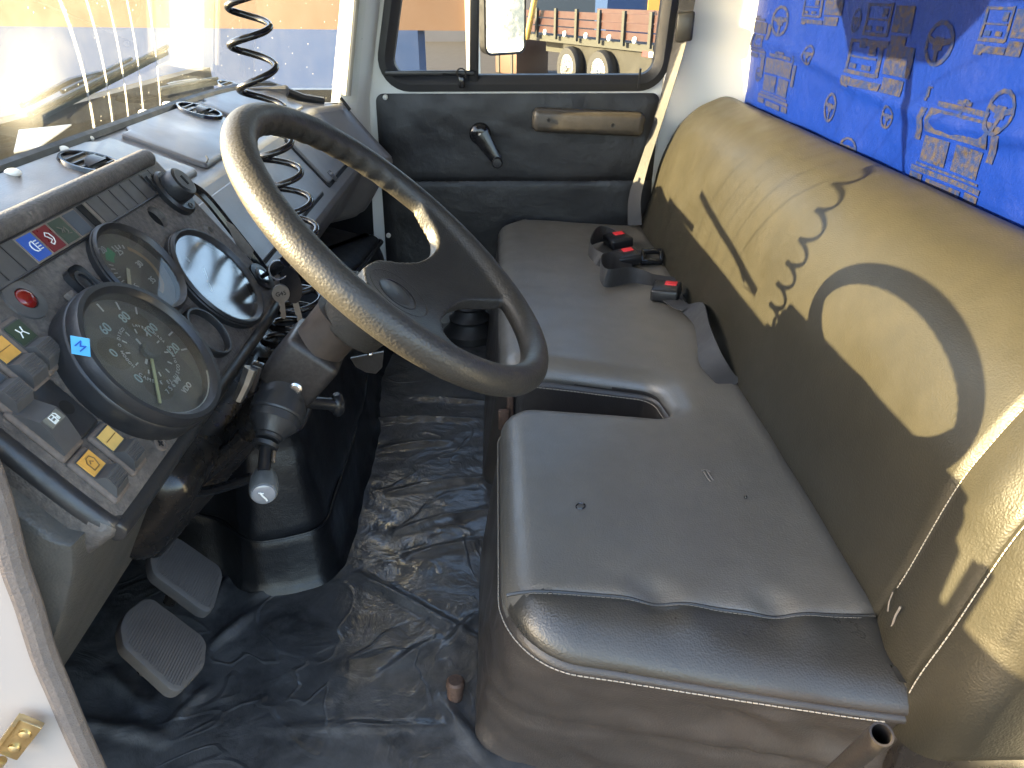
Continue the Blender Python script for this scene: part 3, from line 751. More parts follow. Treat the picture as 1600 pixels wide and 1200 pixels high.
for pl in cush.data.polygons:
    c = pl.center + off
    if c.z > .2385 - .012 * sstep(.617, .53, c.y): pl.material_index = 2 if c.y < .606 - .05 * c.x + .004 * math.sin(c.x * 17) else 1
b = MB()
def stitches(b, pts, L, gap, r):
    acc = 0; cur = [pts[0]]; on = True
    seq = []
    for a, c in zip(pts, pts[1:]):
        d = (c - a).length; k = max(1, int(d / .0012))
        for j in range(k): seq.append(a.lerp(c, j / k))
    i = 0; step = .0012; nl = max(2, int(L / step)); ng = max(1, int(gap / step))
    while i + nl < len(seq):
        b.tube([seq[i], seq[i + nl // 2], seq[i + nl]], r, 5); i += nl + ng
edge = [rings[20][i].lerp(rings[21][i], .3) + V((nrm[i].x, nrm[i].y, 0)) * .0012 for i in range(n)]
sel = [e for e, p in zip(edge, ol) if True]
i0 = min(range(n), key=lambda i: (ol[i] - V((.0, 1.0))).length); path = []
i = i0
while True:
    path.append(edge[i]); i = (i + 1) % n
    if ol[i].x > .40 and ol[i].y < .5: break
stitches(b, path, .0052, .0018, .0008); b.build('edge_stitching', 'thread', cush); b = MB()
i0 = min(range(n), key=lambda i: (ol[i] - V((.02, 1.175))).length); path = []
i = i0
while (ol[i] - V((.27, 1.02))).length > .02: path.append(edge[i] + V((0, 0, .0))); i = (i + 1) % n
stitches(b, path, .0052, .0018, .0008)
b.build('edge_stitching', 'thread', cush)
b = MB(); pts = []
for k in range(70):
    x = .03 + k * .0053; y = .606 - .05 * x + .004 * math.sin(x * 17) - .0045; pts.append(V((x, y, seat_top(x, y) + .0004)))
M['threaddark'] = simple('dark_thread', (.13, .12, .10), .8); stitches(b, pts, .004, .002, .0006); b.build('seam_stitching', 'threaddark', cush)
b = MB(); pts = []
for k in range(100):
    x = .006 + k * .0041; y = .606 - .05 * x + .004 * math.sin(x * 17); ed = .0035 if x > .038 else .0035 - .0120 * (1 - x / .038) ** 2
    pts.append(V((x, y, seat_top(x, y) + ed - .003)))
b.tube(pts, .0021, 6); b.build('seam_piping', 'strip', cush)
# small tears and marks in the cushion
M['foam'] = simple('torn_backing', (.17, .145, .12), .9, var=.4, scale=200, bump=.5)
def on_seat(x, y):
    p = onZ(x, y, .27)
    for _ in range(6): p = onZ(x, y, seat_top(p.x, p.y) + .0012)
    return p
b = MB()
for ps in (((1096, 735), (1103, 733), (1110, 737)), ((1103, 733), (1109, 742), (1114, 750)), ((1100, 737), (1106, 747), (1110, 752))): b.tube([on_seat(*q) for q in ps], .0011, 5)
b.build('tear', 'foam', cush)
b = MB(); c = on_seat(907, 790); b.ring(c, EZ, [(.0042, -.001), (.0052, .0006), (.0060, -.001)], 18, sx=1.3); b.build('burn_mark', 'blackgloss', cush); b = MB(); c = on_seat(1165, 777); b.sphere(c, .0025, 8); b.build('burn_mark', 'blackgloss', cush)

# backrest: profile swept along Y
BP = spline([(p + .022 * sstep(.18, .34, z) + .025 * max(0, z - .26), z) if p < .6 else (p + .012, z) for p, z in [(.404, .18), (.404, .255), (.409, .33), (.424, .42), (.442, .48), (.470, .538), (.510, .580), (.560, .603), (.612, .608), (.645, .592), (.650, .55), (.650, .18)]], 5)
def bcent(): return V((.55, .36))
Ys = [.4355, .437, .441, .448, .457, .468, .480, .490, .498, .502, .505, .508, .512] + [.518 + .008 * k for k in range(8)] + [.581, .585, .588, .591, .595] + [.60 + .0165 * k for k in range(92)]
Ys = [y for y in Ys if y < 2.085] + [2.09, 2.10, 2.108, 2.114, 2.118]
def brest(p, Y, k):
    c = bcent(); q = p.copy(); u = k / (len(BP) - 1)
    if Y < .505: e = (.505 - Y) / .070; sc = 1 - .30 * (1 - math.sqrt(max(0, 1 - e * e)))
    elif Y > 2.09: e = (Y - 2.09) / .028; sc = 1 - .09 * (1 - math.sqrt(max(0, 1 - e * e)))
    else: sc = 1
    q = c + (q - c) * sc
    front = sstep(.0, .1, u) * sstep(.85, .6, u)
    d = 0
    d -= .0055 * math.exp(-((Y - .588) / .0042) ** 2) * front
    d -= .0022 * math.exp(-((Y - .505) / .0025) ** 2)
    if Y < .59: d += .009 * math.exp(-((Y - .542) / .03) ** 2) * front
    d += front * (.0035 * noise.noise(V((u * 4, Y * 4, 3))) + .0014 * noise.noise(V((u * 12, Y * 10, 6))))
    d += front * .004 * noise.noise(V((u * 6 - Y * 5, Y * 11, 8))) * sstep(1.3, 1.9, Y)
    n_ = (q - c).normalized(); return q + n_ * d
b = MB(); rings = [[(lambda q: V((q.x, Y, q.y)))(brest(p, Y, k)) for k, p in enumerate(BP)] for Y in Ys]
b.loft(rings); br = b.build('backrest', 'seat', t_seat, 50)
b = MB(); pts = []
for k in range(4, len(BP) - 14):
    q = brest(BP[k], .4985, k); n_ = (q - bcent()).normalized(); q = q + n_ * .0012; pts.append(V((q.x, .4985, q.y)))
stitches(b, pts, .0055, .0020, .0007); b.build('edge_stitching', 'thread', br)
b = MB(); pts = []
for k in range(8, len(BP) - 18):
    q = brest(BP[k], .582, k); n_ = (q - bcent()).normalized(); q = q + n_ * .0008; pts.append(V((q.x, .582, q.y)))
stitches(b, pts, .0045, .0016, .0006); b.build('seam_stitching', 'thread', br)
b = MB(); q0 = [onX(x, y, .418) for x, y in ((1404, 925), (1398, 940), (1396, 955))]; b.tube([p + V((-.006, 0, 0)) for p in q0], .0007, 5)
q0 = [onX(x, y, .418) for x, y in ((1416, 948), (1408, 962), (1404, 975), (1399, 985))]; b.tube([p + V((-.006, 0, 0)) for p in q0], .0012, 6); b.build('tear', 'foam', br)
# steel tube stub poking out of the seat base
A = onY(1300, 1215, .47); B_ = onY(1378, 1147, .40)
b = MB(); d = (B_ - A).normalized(); b.ring(A, d, [(.0098, 0), (.0098, (B_ - A).length), (.0080, (B_ - A).length), (.0080, (B_ - A).length - .03), (.0080, 0)], 24); b.build('tube_stub', 'clamp', t_seat)
# seat bracket low behind the cushion corner
b = MB(); b.box(onY(1500, 1195, .5), (.16, .02, .10), bev=.004); b.build('seat_bracket', 'trunkdark', t_seat)

# ================================================================== SEAT BELTS
def buckle(name, label, q, rot, tilt):
    p = on_seat(*q)
    t = thing('belt_buckle', label, 'seat belt buckle', p, 'belt buckles lying on the bench seat')
    R = Matrix.Rotation(rot, 4, 'Z') @ Matrix.Rotation(tilt, 4, 'Y'); tr = Matrix.Translation(p + V((0, 0, .016))) @ R
    b = MB(); b.box((0, 0, 0), (.060, .070, .028), bev=.006, seg=3); b.map(lambda c: tr @ c); b.build('buckle_body', 'black', t, 50)
    b = MB(); b.box((.008, .014, .0138), (.026, .024, .004), bev=.0012); b.map(lambda c: tr @ c); b.build('release_button', 'red', t)
    return t
def webbing(b, pts, wdir, w, th=.0016):
    pts = spline(pts, 8); wd = spline(wdir, 8)
    ring_ = []
    for i, p in enumerate(pts):
        tdir = (pts[min(i + 1, len(pts) - 1)] - pts[max(i - 1, 0)]).normalized(); u = (wd[i] - tdir * wd[i].dot(tdir)).normalized(); nn = tdir.cross(u)
        ring_.append([p + u * w / 2 + nn * th / 2, p + u * w / 2 - nn * th / 2, p - u * w / 2 - nn * th / 2, p - u * w / 2 + nn * th / 2])
    b.loft(ring_)
def sp(x, y, h=0): return on_seat(x, y) + V((0, 0, h))
t1 = buckle('b', 'farthest black belt buckle with red button, its strap curled to the left', (965, 385), .25, -.1)
b = MB(); webbing(b, [sp(962, 378, .012), sp(940, 378, .022), sp(924, 390, .028), sp(922, 402, .014), sp(945, 414, .004), sp(985, 405, .003), sp(1005, 395, .004)], [EZ * .6 + EY, EZ + EY * .5, EZ + EX * .2, EZ, EZ * .4 + EY, EY, EY], .042); b.build('strap', 'belt', t1)
t2 = buckle('b', 'middle black belt buckle with red button lying over a looped strap', (978, 412), .15, -.15)
b = MB(); webbing(b, [sp(985, 418, .012), sp(955, 420, .02), sp(938, 428, .024), sp(945, 448, .022), sp(985, 440, .012), sp(1020, 442, .006), sp(1055, 440, .003), sp(1072, 445, .002)], [EZ * .4 + EY, EZ + EY * .4, EZ, EZ, EZ + EY * .4, EZ * .5 + EY, EY, EY], .042); b.build('strap', 'belt', t2)
t3 = buckle('b', 'nearest black belt buckle with red button and a strap hanging down behind', (1040, 466), -.35, -.05)
b = MB(); webbing(b, [sp(1048, 476, .012), sp(1065, 487, .012), sp(1080, 494, .018), sp(1090, 515, .030), sp(1097, 545, .028), sp(1108, 572, .016), sp(1130, 592, .004), sp(1146, 600, -.004)], [EX + EY * .5, EX + EY * .3, EX * .8 + EZ * .5, EX * .5 + EZ, EX * .5 + EZ, EX * .8 + EZ * .5, EX, EX], .042); b.build('strap', 'belt', t3)
# belt tongue frame
t = thing('belt_adjuster', 'open rectangular black belt adjuster frame behind the middle buckle', 'belt adjuster', sp(1018, 405))
c = sp(1018, 408, .012); u = V((.05, .0, .0)); v_ = V((.01, .062, .012))
b = MB()
for a, k in ((c - v_ * .42, 'h'), (c + v_ * .42, 'h')): b.box(a, (.052, .014, .012), (EX, v_.normalized(), EX.cross(v_.normalized())), .003)
for a in (c - u * .46, c + u * .46): b.box(a, (.009, .058, .012), (EX, v_.normalized(), EX.cross(v_.normalized())), .003)
b.build('adjuster_frame', 'blackgloss', t)
# shoulder belt hanging along the rear pillar
t = thing('shoulder_belt', 'grey shoulder belt hanging down the white rear pillar to the seat', 'seat belt', (.45, 2.1, .3))
pts = [onY(x, y, Y) for x, y, Y in ((1085, -60, 2.13), (1074, 0, 2.13), (1060, 75, 2.125), (1040, 150, 2.11), (1020, 215, 2.095), (1004, 265, 2.085), (992, 310, 2.08), (992, 352, 2.07))]
b = MB(); webbing(b, pts, [V((1, -.3, .2)), V((1, -.3, .2)), V((.8, -.8, .2)), V((.6, -1, .2)), V((.5, -1, .2)), V((.6, -1, .2)), V((.9, -.8, 0)), V((1, -.3, 0))], .040); b.build('webbing', 'belt', t)
b = MB(); p = onY(1070, 42, 2.12); b.box(p, (.045, .02, .07), (V((1, -.2, .1)).normalized(), V((.2, 1, 0)).normalized(), EZ), .006); b.build('belt_guide', 'black', t)
# ================================================================== DASHBOARD
t_dash = thing('dashboard', 'dark vinyl dashboard with round top vents and a glovebox lid under the windscreen', 'dashboard', (-.5, 1.2, .3))
DP = [(-.655, .640), (-.640, .660), (-.60, .650), (-.50, .612), (-.470, .600), (-.456, .590), (-.447, .578), (-.364, .480), (-.354, .464), (-.353, .450), (-.366, .432), (-.425, .340), (-.450, .318), (-.50, .305), (-.77, .305), (-.77, .60)]
DPs = spline(DP + DP[:1], 4)[:-1]
Ysd = [.56 + k * .0408 for k in range(35)] + [1.95, 1.965, 1.98, 1.995, 2.01, 2.022, 2.03]
b = MB(); rings = []
for Y in Ysd:
    fx = wx(Y, .66) + .004; rg = []
    for p in DPs:
        x, z = p.x, p.y
        sh = .070 * sstep(1.92, 2.03, Y)
        k = sstep(-.655, -.46, x); x = x + (fx + .640) * (1 - k) * (1 if z > .5 else .0) + sh * k
        z -= max(0, z - .602) * .95 * sstep(1.86, 2.01, Y)
        d = .0016 * noise.noise(V((x * 14, Y * 9, z * 14)))
        rg.append(V((x + d, Y, z + d)))
    rings.append(rg)
b.loft(rings); b.build('dash_body', 'dash', t_dash, 50)
def dtop(x): return .6505 + (x + .60) * (-.0385 / .10) if x > -.60 else .6505 + (x + .60) * -.2
TN = V((.30, 0, .954)).normalized(); TX = V((.954, 0, -.30))
for y0, y1 in ((.62, 1.20), (1.235, 1.555), (1.59, 1.93)):
    po = []
    xf = -.615; xr = -.475
    base = [(xf + .012, y0), (xr, y0), (xr, y1), (xf + .012, y1), (xf + .012, y1 - .035), (xf, y1 - .05), (xf, y0 + .05), (xf + .012, y0 + .035)]
    pg = resample(rounded(base, .010, 5), .01)
    b = MB(); rr = []
    for d, h in ((0, -.004), (0, .0015), (.002, .0035), (.005, .0042)):
        q = inset(pg, d); rr.append([V((p.x + (wx(p.y, .66) + .637) * sstep(-.5, -.615, p.x), p.y, dtop(p.x) + h + .0045)) for p in q])
    b.loft(rr); b.build('top_panel', 'dash', t_dash, 40)
for q in ((225, 176), (262, 163), (136, 217), (97, 234), (20, 270)):
    p = onZ(*q, .660); b = MB(); b.sphere(p, .0085, 12, (1.3, .8, .7)); b.build('panel_clip', 'whiteplastic', t_dash)
for q, R in (((142, 257), .040), ((311, 175), .042), ((366, 138), .040)):
    p = onp(*q, (-.55, 0, .640), TN)
    b = MB(); b.ring(p, TN, [(R - .006, 0), (R - .004, .006), (R, .006), (R + .002, 0)], 36); vt = b.build('air_vent', 'blackgloss', t_dash)
    b = MB(); b.disc(p + TN * .0004, TN, R - .005, 30); b.build('vent_well', 'dark', vt)
    for k in (-.022, -.009, .004, .017):
        b = MB(); h = math.sqrt((R - .006) ** 2 - k * k); b.box(p + TX * k + TN * .003, (.0025, h * 2, .006), (TX, EY, TN)); b.build('vent_fin', 'black', vt)
    b = MB(); b.loft([[p + EY * (math.cos(a) * .62 * R) + TN * (.003 + math.sin(a) * .009) + TX * (w_ * math.sin(a) + .006) for w_ in (-.010, .010)] for a in [PI * i / 14 for i in range(15)]], caps=False, closed=False); b.build('vent_tab', 'black', vt)
# sloping face panels
FS = V((.646, 0, -.763)).normalized(); FN = V((.763, 0, .646)).normalized(); F0 = V((-.4465, 0, .580))
def fp(Y, s, h=0): return F0 + EY * Y + FS * s + FN * h
def slab(nm, y0, y1, s0, s1, h0, h1, mat, par, r=.008):
    pg = resample(rounded([(y0, s0), (y1, s0), (y1, s1), (y0, s1)], r, 4), .02)
    if sum(pg[i - 1].x * pg[i].y - pg[i].x * pg[i - 1].y for i in range(len(pg))) < 0: pg = pg[::-1]
    b = MB(); b.loft([[fp(p.x, p.y, h) for p in inset(pg, d)] for d, h in ((0, h0), (0, h1 - .002), (.002, h1))]); return b.build(nm, mat, par, 40)
slab('lid_gap', 1.612, 1.945, -.004, .128, -.004, .0012, 'dark', t_dash)
lid = slab('glovebox_lid', 1.622, 1.938, .002, .120, -.002, .0065, 'dash', t_dash)
slab('panel_gap', 1.10, 1.560, .004, .128, -.004, .0010, 'dark', t_dash)
slab('face_panel', .95, 1.552, .002, .122, -.002, .0050, 'dash', t_dash)
# embossed emblem on the lid
ec = onp(520, 275, fp(0, 0, .0066), FN); es = FS; ey = EY
b = MB()
for (a0, b0, a1, b1) in ((-.012, -.013, .012, -.013), (-.012, .013, .012, .013), (-.012, -.013, -.012, .013), (.012, -.013, .012, .013)):
    pa = ec + ey * a0 + es * b0; pb = ec + ey * a1 + es * b1; b.tube([pa, pb], .0010, 5)
for (a0, b0, a1, b1) in ((-.010, -.004, .010, -.006), (-.004, -.005, -.006, .011), (.004, -.005, .006, .011)):
    pa = ec + ey * a0 + es * b0; pb = ec + ey * a1 + es * b1; b.tube([pa, pb], .0022, 6)
b.build('emblem', 'ribbed', lid)
b = MB(); pts = [onZ(*q, .633) + V((0, 0, .004)) for q in ((323, 248), (326, 253), (324, 258))]; b.tube(pts, .0012, 5); b.build('scratch_mark', 'dark', t_dash)
# defroster slot on the far end
b = MB(); p0 = onY(532, 153, 2.005); p1 = onY(547, 172, 2.005); b.tube(spline([p0, p0.lerp(p1, .5), p1], 4), .0045, 8); b.build('side_slot', 'dark', t_dash)
# knee panel under the instruments
b = MB(); kp = spline([(-.324, 0.487), (-.335, 0.45), (-.373, 0.374), (-.408, 0.309), (-.419, 0.291), (-.432, 0.285), (-.52, .272), (-.60, .30), (-.61, .36)], 4) + [V(q) for q in ((-.62, .50), (-.60, .60), (-.54, .648), (-.475, .655), (-.453, .648), (-.40, .578), (-.336, .491))]
rings = []
for Y in (.4445, .4455, .449, .455, .465, .478) + tuple(.50 + .03 * k for k in range(15)):
    e = max(0, (.478 - Y) / .0336); c = V((-.45, .43)); sc = 1 - .05 * (1 - math.sqrt(max(0, 1 - e * e)))
    rings.append([V((q.x, Y, q.y)) for q in [c + (V((p.x, p.y)) - c) * sc for p in kp]])
b.loft(rings); M['knee'] = leather('knee_panel_vinyl', (.050, .048, .043), (.085, .078, .068), .50, 480, .3); b.build('knee_panel', 'knee', t_dash, 50)
# paper lying at the windscreen base
t = thing('paper_sheet', 'white paper sheet lying at the windscreen base behind the dashboard', 'paper', onZ(70, 220, .665))
b = MB(); pts = [onp(*q, (-.66, 0, .668), (.25, 0, .97)) for q in ((30, 205), (112, 196), (60, 232), (22, 240))]; b.prism(pts, (0, 0, .002)); b.build('sheet', 'paper', t)

# ================================================================== INSTRUMENT PANEL
PA = V((-.406, .9, .683)); PS = V((.593, 0, -.805)).normalized(); PNn = V((.805, 0, .593)).normalized()
def pq(Y, s, h=0): return PA + EY * (Y - .9) + PS * s + PNn * h
def pz(x, y, h=0):
    p = onp(x, y, PA + PNn * h, PNn); return p.y, (p - PA).dot(PS)
def pp(x, y, h=0): return onp(x, y, PA + PNn * h, PNn)
t_pod = thing('instrument_panel', 'dusty black instrument panel with three large gauges and rocker switches', 'instrument panel', pq(.67, .21))
b = MB(); b.box(pq(.6685, .1035, -.030), (.487, .225, .060), (EY, PS, PNn), .011, 4)
cut = MB()
hy, hs = pz(247, 338); cut.lathe(pq(hy, hs, -.04), PNn, [(.0135, 0), (.0135, .06)], 28)
hy2, hs2 = pz(328, 361); cut.lathe(pq(hy2, hs2, -.02), PNn, [(.004, 0), (.004, .06)], 16)
ry, rs = pz(368, 404); cut.box(pq(ry, rs, 0), (.012, .026, .02), (EY, PS, PNn))
b.remesh(0, 0, cut); b.build('panel_body', 'panel', t_pod, 40)
b = MB(); b.tube([pq(y, -.006, -.004) for y in (.436, .44, .6, .8, .885, .893, .9)], lambda u: .0115 * (1 if .02 < u < .98 else .8), 14); b.build('top_brow', 'panel', t_pod)
b = MB(); b.disc(pq(hy, hs, -.008), PNn, .0134, 24); b.build('round_hole', 'dark', t_pod); b = MB(); b.disc(pq(hy2, hs2, -.004), PNn, .0039, 14); b.build('grommet_hole', 'dark', t_pod)
b = MB(); b.box(pq(ry, rs, -.0085), (.0118, .0258, .002), (EY, PS, PNn)); b.build('blank_window', 'slatelens', t_pod)
b = MB(); b.ring(pq(hy2, hs2, 0), PNn, [(.0045, -.001), (.0045, .002), (.011, .0015), (.0115, -.001)], 24); b.build('grommet', 'panel', t_pod)
b = MB(); b.tube(spline([pq(.4345, .005, -.010), pq(.4345, .10, -.0095), pq(.435, .193, -.0095), pq(.4400, .2085, -.0095), pq(.452, .2135, -.0095), pq(.60, .2142, -.0095), pq(.80, .2142, -.0095), pq(.90, .2135, -.0095)], 6), .0098, 14); b.build('lower_lip', 'bezel', t_pod)
# warning-lamp strip
b = MB(); b.box(pq(.665, .0195, .0004), (.425, .027, .002), (EY, PS, PNn)); b.build('lamp_strip', 'ribbed', t_pod)
b = MB(); b.tube([pq(.453, .0345, .001), pq(.878, .0345, .001)], .0013, 6); b.tube([pq(.453, .005, .001), pq(.878, .005, .001)], .0010, 6); b.build('strip_edge', 'black', t_pod)
for y in (.462, .486, .510, .534, .558, .582, .7225, .7465, .7705, .7945, .8185, .8425, .8665): b = MB(); b.box(pq(y, .0195, .0015), (.0009, .026, .0008), (EY, PS, PNn)); b.build('strip_divider', 'black', t_pod)
def lens(q, mat, frame_=True):
    y, s = pz(*q); s = .0197
    b = MB(); b.box(pq(y, s, .0017), (.0235, .0262, .0012), (EY, PS, PNn)); fr = b.build('lamp_frame', 'tanframe', t_pod)
    b = MB(); b.box(pq(y, s, .0022), (.0205, .0232, .0014), (EY, PS, PNn)); return b.build('warning_lamp', mat, t_pod), y, s
M['tanframe'] = simple('dusty_frame', (.20, .165, .13), .6, var=.4, scale=200)
def stroke(b, y, s, h, pts, w=.0011, k=1):     # pts in mm: (right, up)
    P = [pq(y + a * k * .001, s - c * k * .001, h) for a, c in pts]; b.tube(P, w, 5)
l1, y, s = lens((50, 388), 'bluelens'); b = MB()
stroke(b, y, s, .003, [(2, 5), (2, -5), (-1, -4.5), (-3.2, -2.5), (-3.8, 0), (-3.2, 2.5), (-1, 4.5), (2, 5)], .0006)
for k in (-4, -1.4, 1.3, 4): stroke(b, y, s, .003, [(3.6, k), (7.6, k)], .0006)
b.map(lambda c: c); b.build('headlight_symbol', 'mark', l1)
l1, y, s = lens((72, 373), 'redlens'); b = MB(); stroke(b, y, s, .003, [(-2, -6), (-3.6, -3.6), (1, -2), (-1, 1.5), (-3, 3.2), (0, 6), (3.5, 4), (4.5, -1), (2, -4.5), (-2, -6)], .0006); b.build('lamp_symbol', 'mark', l1)
l1, y, s = lens((94, 360), 'greenlens'); b = MB()
stroke(b, y, s, .003, [(-5, 5), (-1, 2), (-4, -1), (-1, -2), (0, 1)], .0005); stroke(b, y, s, .003, [(1, 1), (3, 3), (4, -2), (1, -4), (6, -5)], .0005); b.build('lamp_symbol', 'foam', l1)
l1, y, s = lens((115, 347), 'slatelens')
y, s = pz(134, 335); b = MB(); b.box(pq(y - .001, .0197, .0020), (.010, .0255, .0014), (EY, PS, PNn)); b.build('empty_slot', 'dark', t_pod)
b = MB(); b.box(pq(y + .0075, .0197, .0024), (.004, .0255, .0020), (EY, PS, PNn)); b.build('slot_rib', 'tanframe', t_pod)
b = MB(); b.box(pq(.852, .0197, .0020), (.017, .022, .0014), (EY, PS, PNn)); b.box(pq(.852, .0197, .0032), (.006, .016, .002), (EY, PS, PNn)); b.build('strip_socket', 'black', t_pod)
# gauges -----------------------------------------------------------
M['gglass'] = None
def gglass(name, dirt, gl, gr=.02):
    def d(t):
        x = t.nodes.new('ShaderNodeTexNoise'); x.inputs['Scale'].default_value = 45; x.inputs['Detail'].default_value = 5
        co = t.nodes.new('ShaderNodeTexCoord'); t.links.new(co.outputs['Object'], x.inputs[0])
        r = t.nodes.new('ShaderNodeMapRange'); r.inputs[1].default_value = .35; r.inputs[2].default_value = .75; r.inputs[3].default_value = dirt * .4; r.inputs[4].default_value = dirt
        t.links.new(x.outputs[0], r.inputs[0]); return r.outputs[0]
    return glass(name, (.95, .95, .95), d, gl, gr)
M['gglass'] = gglass('scuffed_gauge_glass', .30, 1.0); M['gglass2'] = gglass('reflecting_gauge_glass', .12, 4.2, .14)
def gauge(name, y, s, R, H, Rg, glassmat, par=t_pod):
    c = pq(y, s)
    b = MB(); b.ring(c, PNn, [(R - .001, -.002), (R, H * .55), (R - .0006, H * .62), (R - .0012, H * .64), (R - .0008, H * .8), (R - .003, H), (Rg + .004, H), (Rg, H - .004), (Rg - .001, H - .006), (Rg - .001, -.002)], 72)
    g = b.build(name, 'bezel', par, 40)
    b = MB(); b.disc(c + PNn * (H - .014 if H > .02 else .0008), PNn, Rg, 64); b.build('dial', 'dial', g)
    b = MB(); b.disc(c + PNn * (H - .0045), PNn, Rg + .0005, 64); b.build('gauge_glass', glassmat, g)
    return g
M['bezel'] = simple('gauge_bezel', (.022, .022, .023), .36, var=.3, scale=50, bump=.1)
def polar(y, s, r, deg, h): a = math.radians(deg); return pq(y + r * math.cos(a), s - r * math.sin(a), h)   # 90 = up, 0 = right
def ticks(b, y, s, r0, r1, degs, h, w):
    for d in degs:
        a = math.radians(d); u = EY * math.cos(a) - PS * math.sin(a); p = pq(y, s, h) + u * ((r0 + r1) / 2)
        b.box(p, (r1 - r0, w, .0004), (u, PNn.cross(u), PNn))
def pol(x, y, c, h):      # polar angle/radius of a photo point on the dial
    q = pp(x, y, h); return math.degrees(math.atan2(-(q - PA).dot(PS) + c[1], q.y - c[0])), math.hypot(q.y - c[0], (q - PA).dot(PS) - c[1])
TU, TV = EY, -PS
# tachograph / speedometer
sy, ss = .577, .142; H = .033
g = gauge('speedometer', sy, ss, .0725, H, .0612, 'gglass'); hd = H - .0136
b = MB(); 
for tx, q, sz in (('60', (165, 514), .0125), ('80', (195, 496), .0125), ('100', (236, 516), .0125), ('120', (271, 547), .0125), ('0', (217, 592), .0125), ('0', (178, 552), .0115)): b.text(tx, sz, pp(*q, hd), TU, TV)
b.build('speed_numbers', 'amark', g)
b = MB(); ticks(b, sy, ss, .050, .058, [pol(*q, (sy, ss), hd)[0] for q in ((165, 490), (188, 485), (214, 491), (264, 524), (283, 547))], hd, .0016)
cs = (pp(231, 551, hd)); cy, css = cs.y, (cs - PA).dot(PS)
ticks(b, cy, css, .020, .0245, [k * 30 for k in range(12)], hd, .0013); ticks(b, cy, css, .009, .015, [200, 80], hd + .0004, .0022)
b.build('dial_ticks', 'mark', g)
b = MB()
def arctext(b, txt, y, s, r, a0, da, sz, h, flip=False):
    for i, ch in enumerate(txt):
        d = math.radians(a0 + da * i); rad = EY * math.cos(d) - PS * math.sin(d); tan = PNn.cross(rad)
        u, v = (-tan, rad) if not flip else (tan, -rad)
        b.text(ch, sz, pq(y, s, h) + rad * r, u, v, .0002)
arctext(b, 'CAMBIE EL DISCO', cy, css, .0310, 195, 7.6, .0050, hd, True)
arctext(b, 'HODOM O DISCO', cy, css, .0275, 178, -7.4, .0042, hd); arctext(b, 'LAVESE CADA CAMBIO', cy, css, .0285, 58, -6.4, .0038, hd)
b.text('km', .0065, pp(276, 594, hd), TU, TV); b.text('VDO', .0075, pp(292, 606, hd), TU, TV)
for i, ch in enumerate('75637'): b.text(ch, .0065, pp(262 + 4.5 * i, 612 - 5 * i, hd), TU, TV)
b.build('dial_text', 'mark', g)
M['disc'] = simple('chart_disc', (.12, .11, .075), .6, var=.35, scale=50)
b = MB(); b.disc(pp(180, 552, hd - .0003), PNn, .016, 24); b.disc(pp(217, 507, hd - .0003), PNn, .014, 24); b.disc(pp(247, 600, hd - .0003), PNn, .016, 24); b.build('chart_window', 'disc', g)
b = MB(); na, nr = pol(246, 608, (cy, css), hd + .003); u = EY * math.cos(math.radians(na)) - PS * math.sin(math.radians(na)); p0 = pq(cy, css, hd + .003)
b.box(p0 + u * .028, (.056, .0026, .0012), (u, PNn.cross(u), PNn)); b.build('needle', 'needleg', g)
b = MB(); b.lathe(pq(cy, css, hd + .001), PNn, [(.009, 0), (.009, .004), (.007, .006), (.001, .006)], 24); b.build('needle_hub', 'dial', g)
b = MB(); c = pq(sy, ss); rad = (-EY * .80 + -PS * .12); rad = rad.normalized(); q = onp(126, 541, c + rad * .0728, rad)
tg = PNn.cross(rad); b.box(q, (.0145, .0145, .0006), ((tg + PNn).normalized(), (PNn - tg).normalized(), rad)); st = b.build('blue_sticker', 'sticker', g)
b = MB(); b.text('M', .010, q + rad * .0006, tg, PNn); b.build('sticker_mark', 'bluelens', st)
b = MB(); arc = [polar(sy, ss, .0605, a, H - .006) for a in range(150, 312, 4)]; b.tube(arc, .0009, 5); b.build('dial_rim_line', 'mark', g)
# rev counter
ty, ts = .697, .0835
g = gauge('rev_counter', ty, ts, .0525, .012, .0455, 'gglass'); hd = .0013
b = MB()
for tx, q in (('20', (161, 391)), ('25', (187, 394)), ('30', (218, 413)), ('35', (238, 438)), ('5', (214, 448))): b.text(tx, .0095, pp(*q, hd), TU, TV)
b.build('rev_numbers', 'mark', g)
def arcband(b, y, s, r0, r1, a0, a1, h, n=20):
    A = [polar(y, s, r0, a0 + (a1 - a0) * k / n, h) for k in range(n + 1)]; B2 = [polar(y, s, r1, a0 + (a1 - a0) * k / n, h) for k in range(n + 1)]; b.strip(A, B2)
cg = (ty, ts); a0 = pol(160, 404, cg, hd)[0]; a1 = pol(186, 401, cg, hd)[0]
b = MB(); arcband(b, ty, ts, .024, .033, a0, a1, hd); b.build('green_band', 'green', g)
a2 = pol(211, 417, cg, hd)[0]; a3 = pol(229, 437, cg, hd)[0]
b = MB(); arcband(b, ty, ts, .026, .031, a2, a3, hd); b.build('tan_band', 'tan', g)
b = MB(); ticks(b, ty, ts, .027, .031, [a1 + (a2 - a1) * k / 5 for k in range(1, 5)], hd, .0016); ticks(b, ty, ts, .027, .032, [a0 + 9 * k for k in range(1, 6)], hd, .0010); b.build('dial_ticks', 'mark', g)
b = MB(); q0, q1 = pp(200, 420, hd + .002), pp(203, 450, hd + .002); d = (q1 - q0).normalized(); b.box(q0.lerp(q1, .5), ((q1 - q0).length, .0036, .001), (d, PNn.cross(d), PNn)); b.build('needle', 'needle', g)
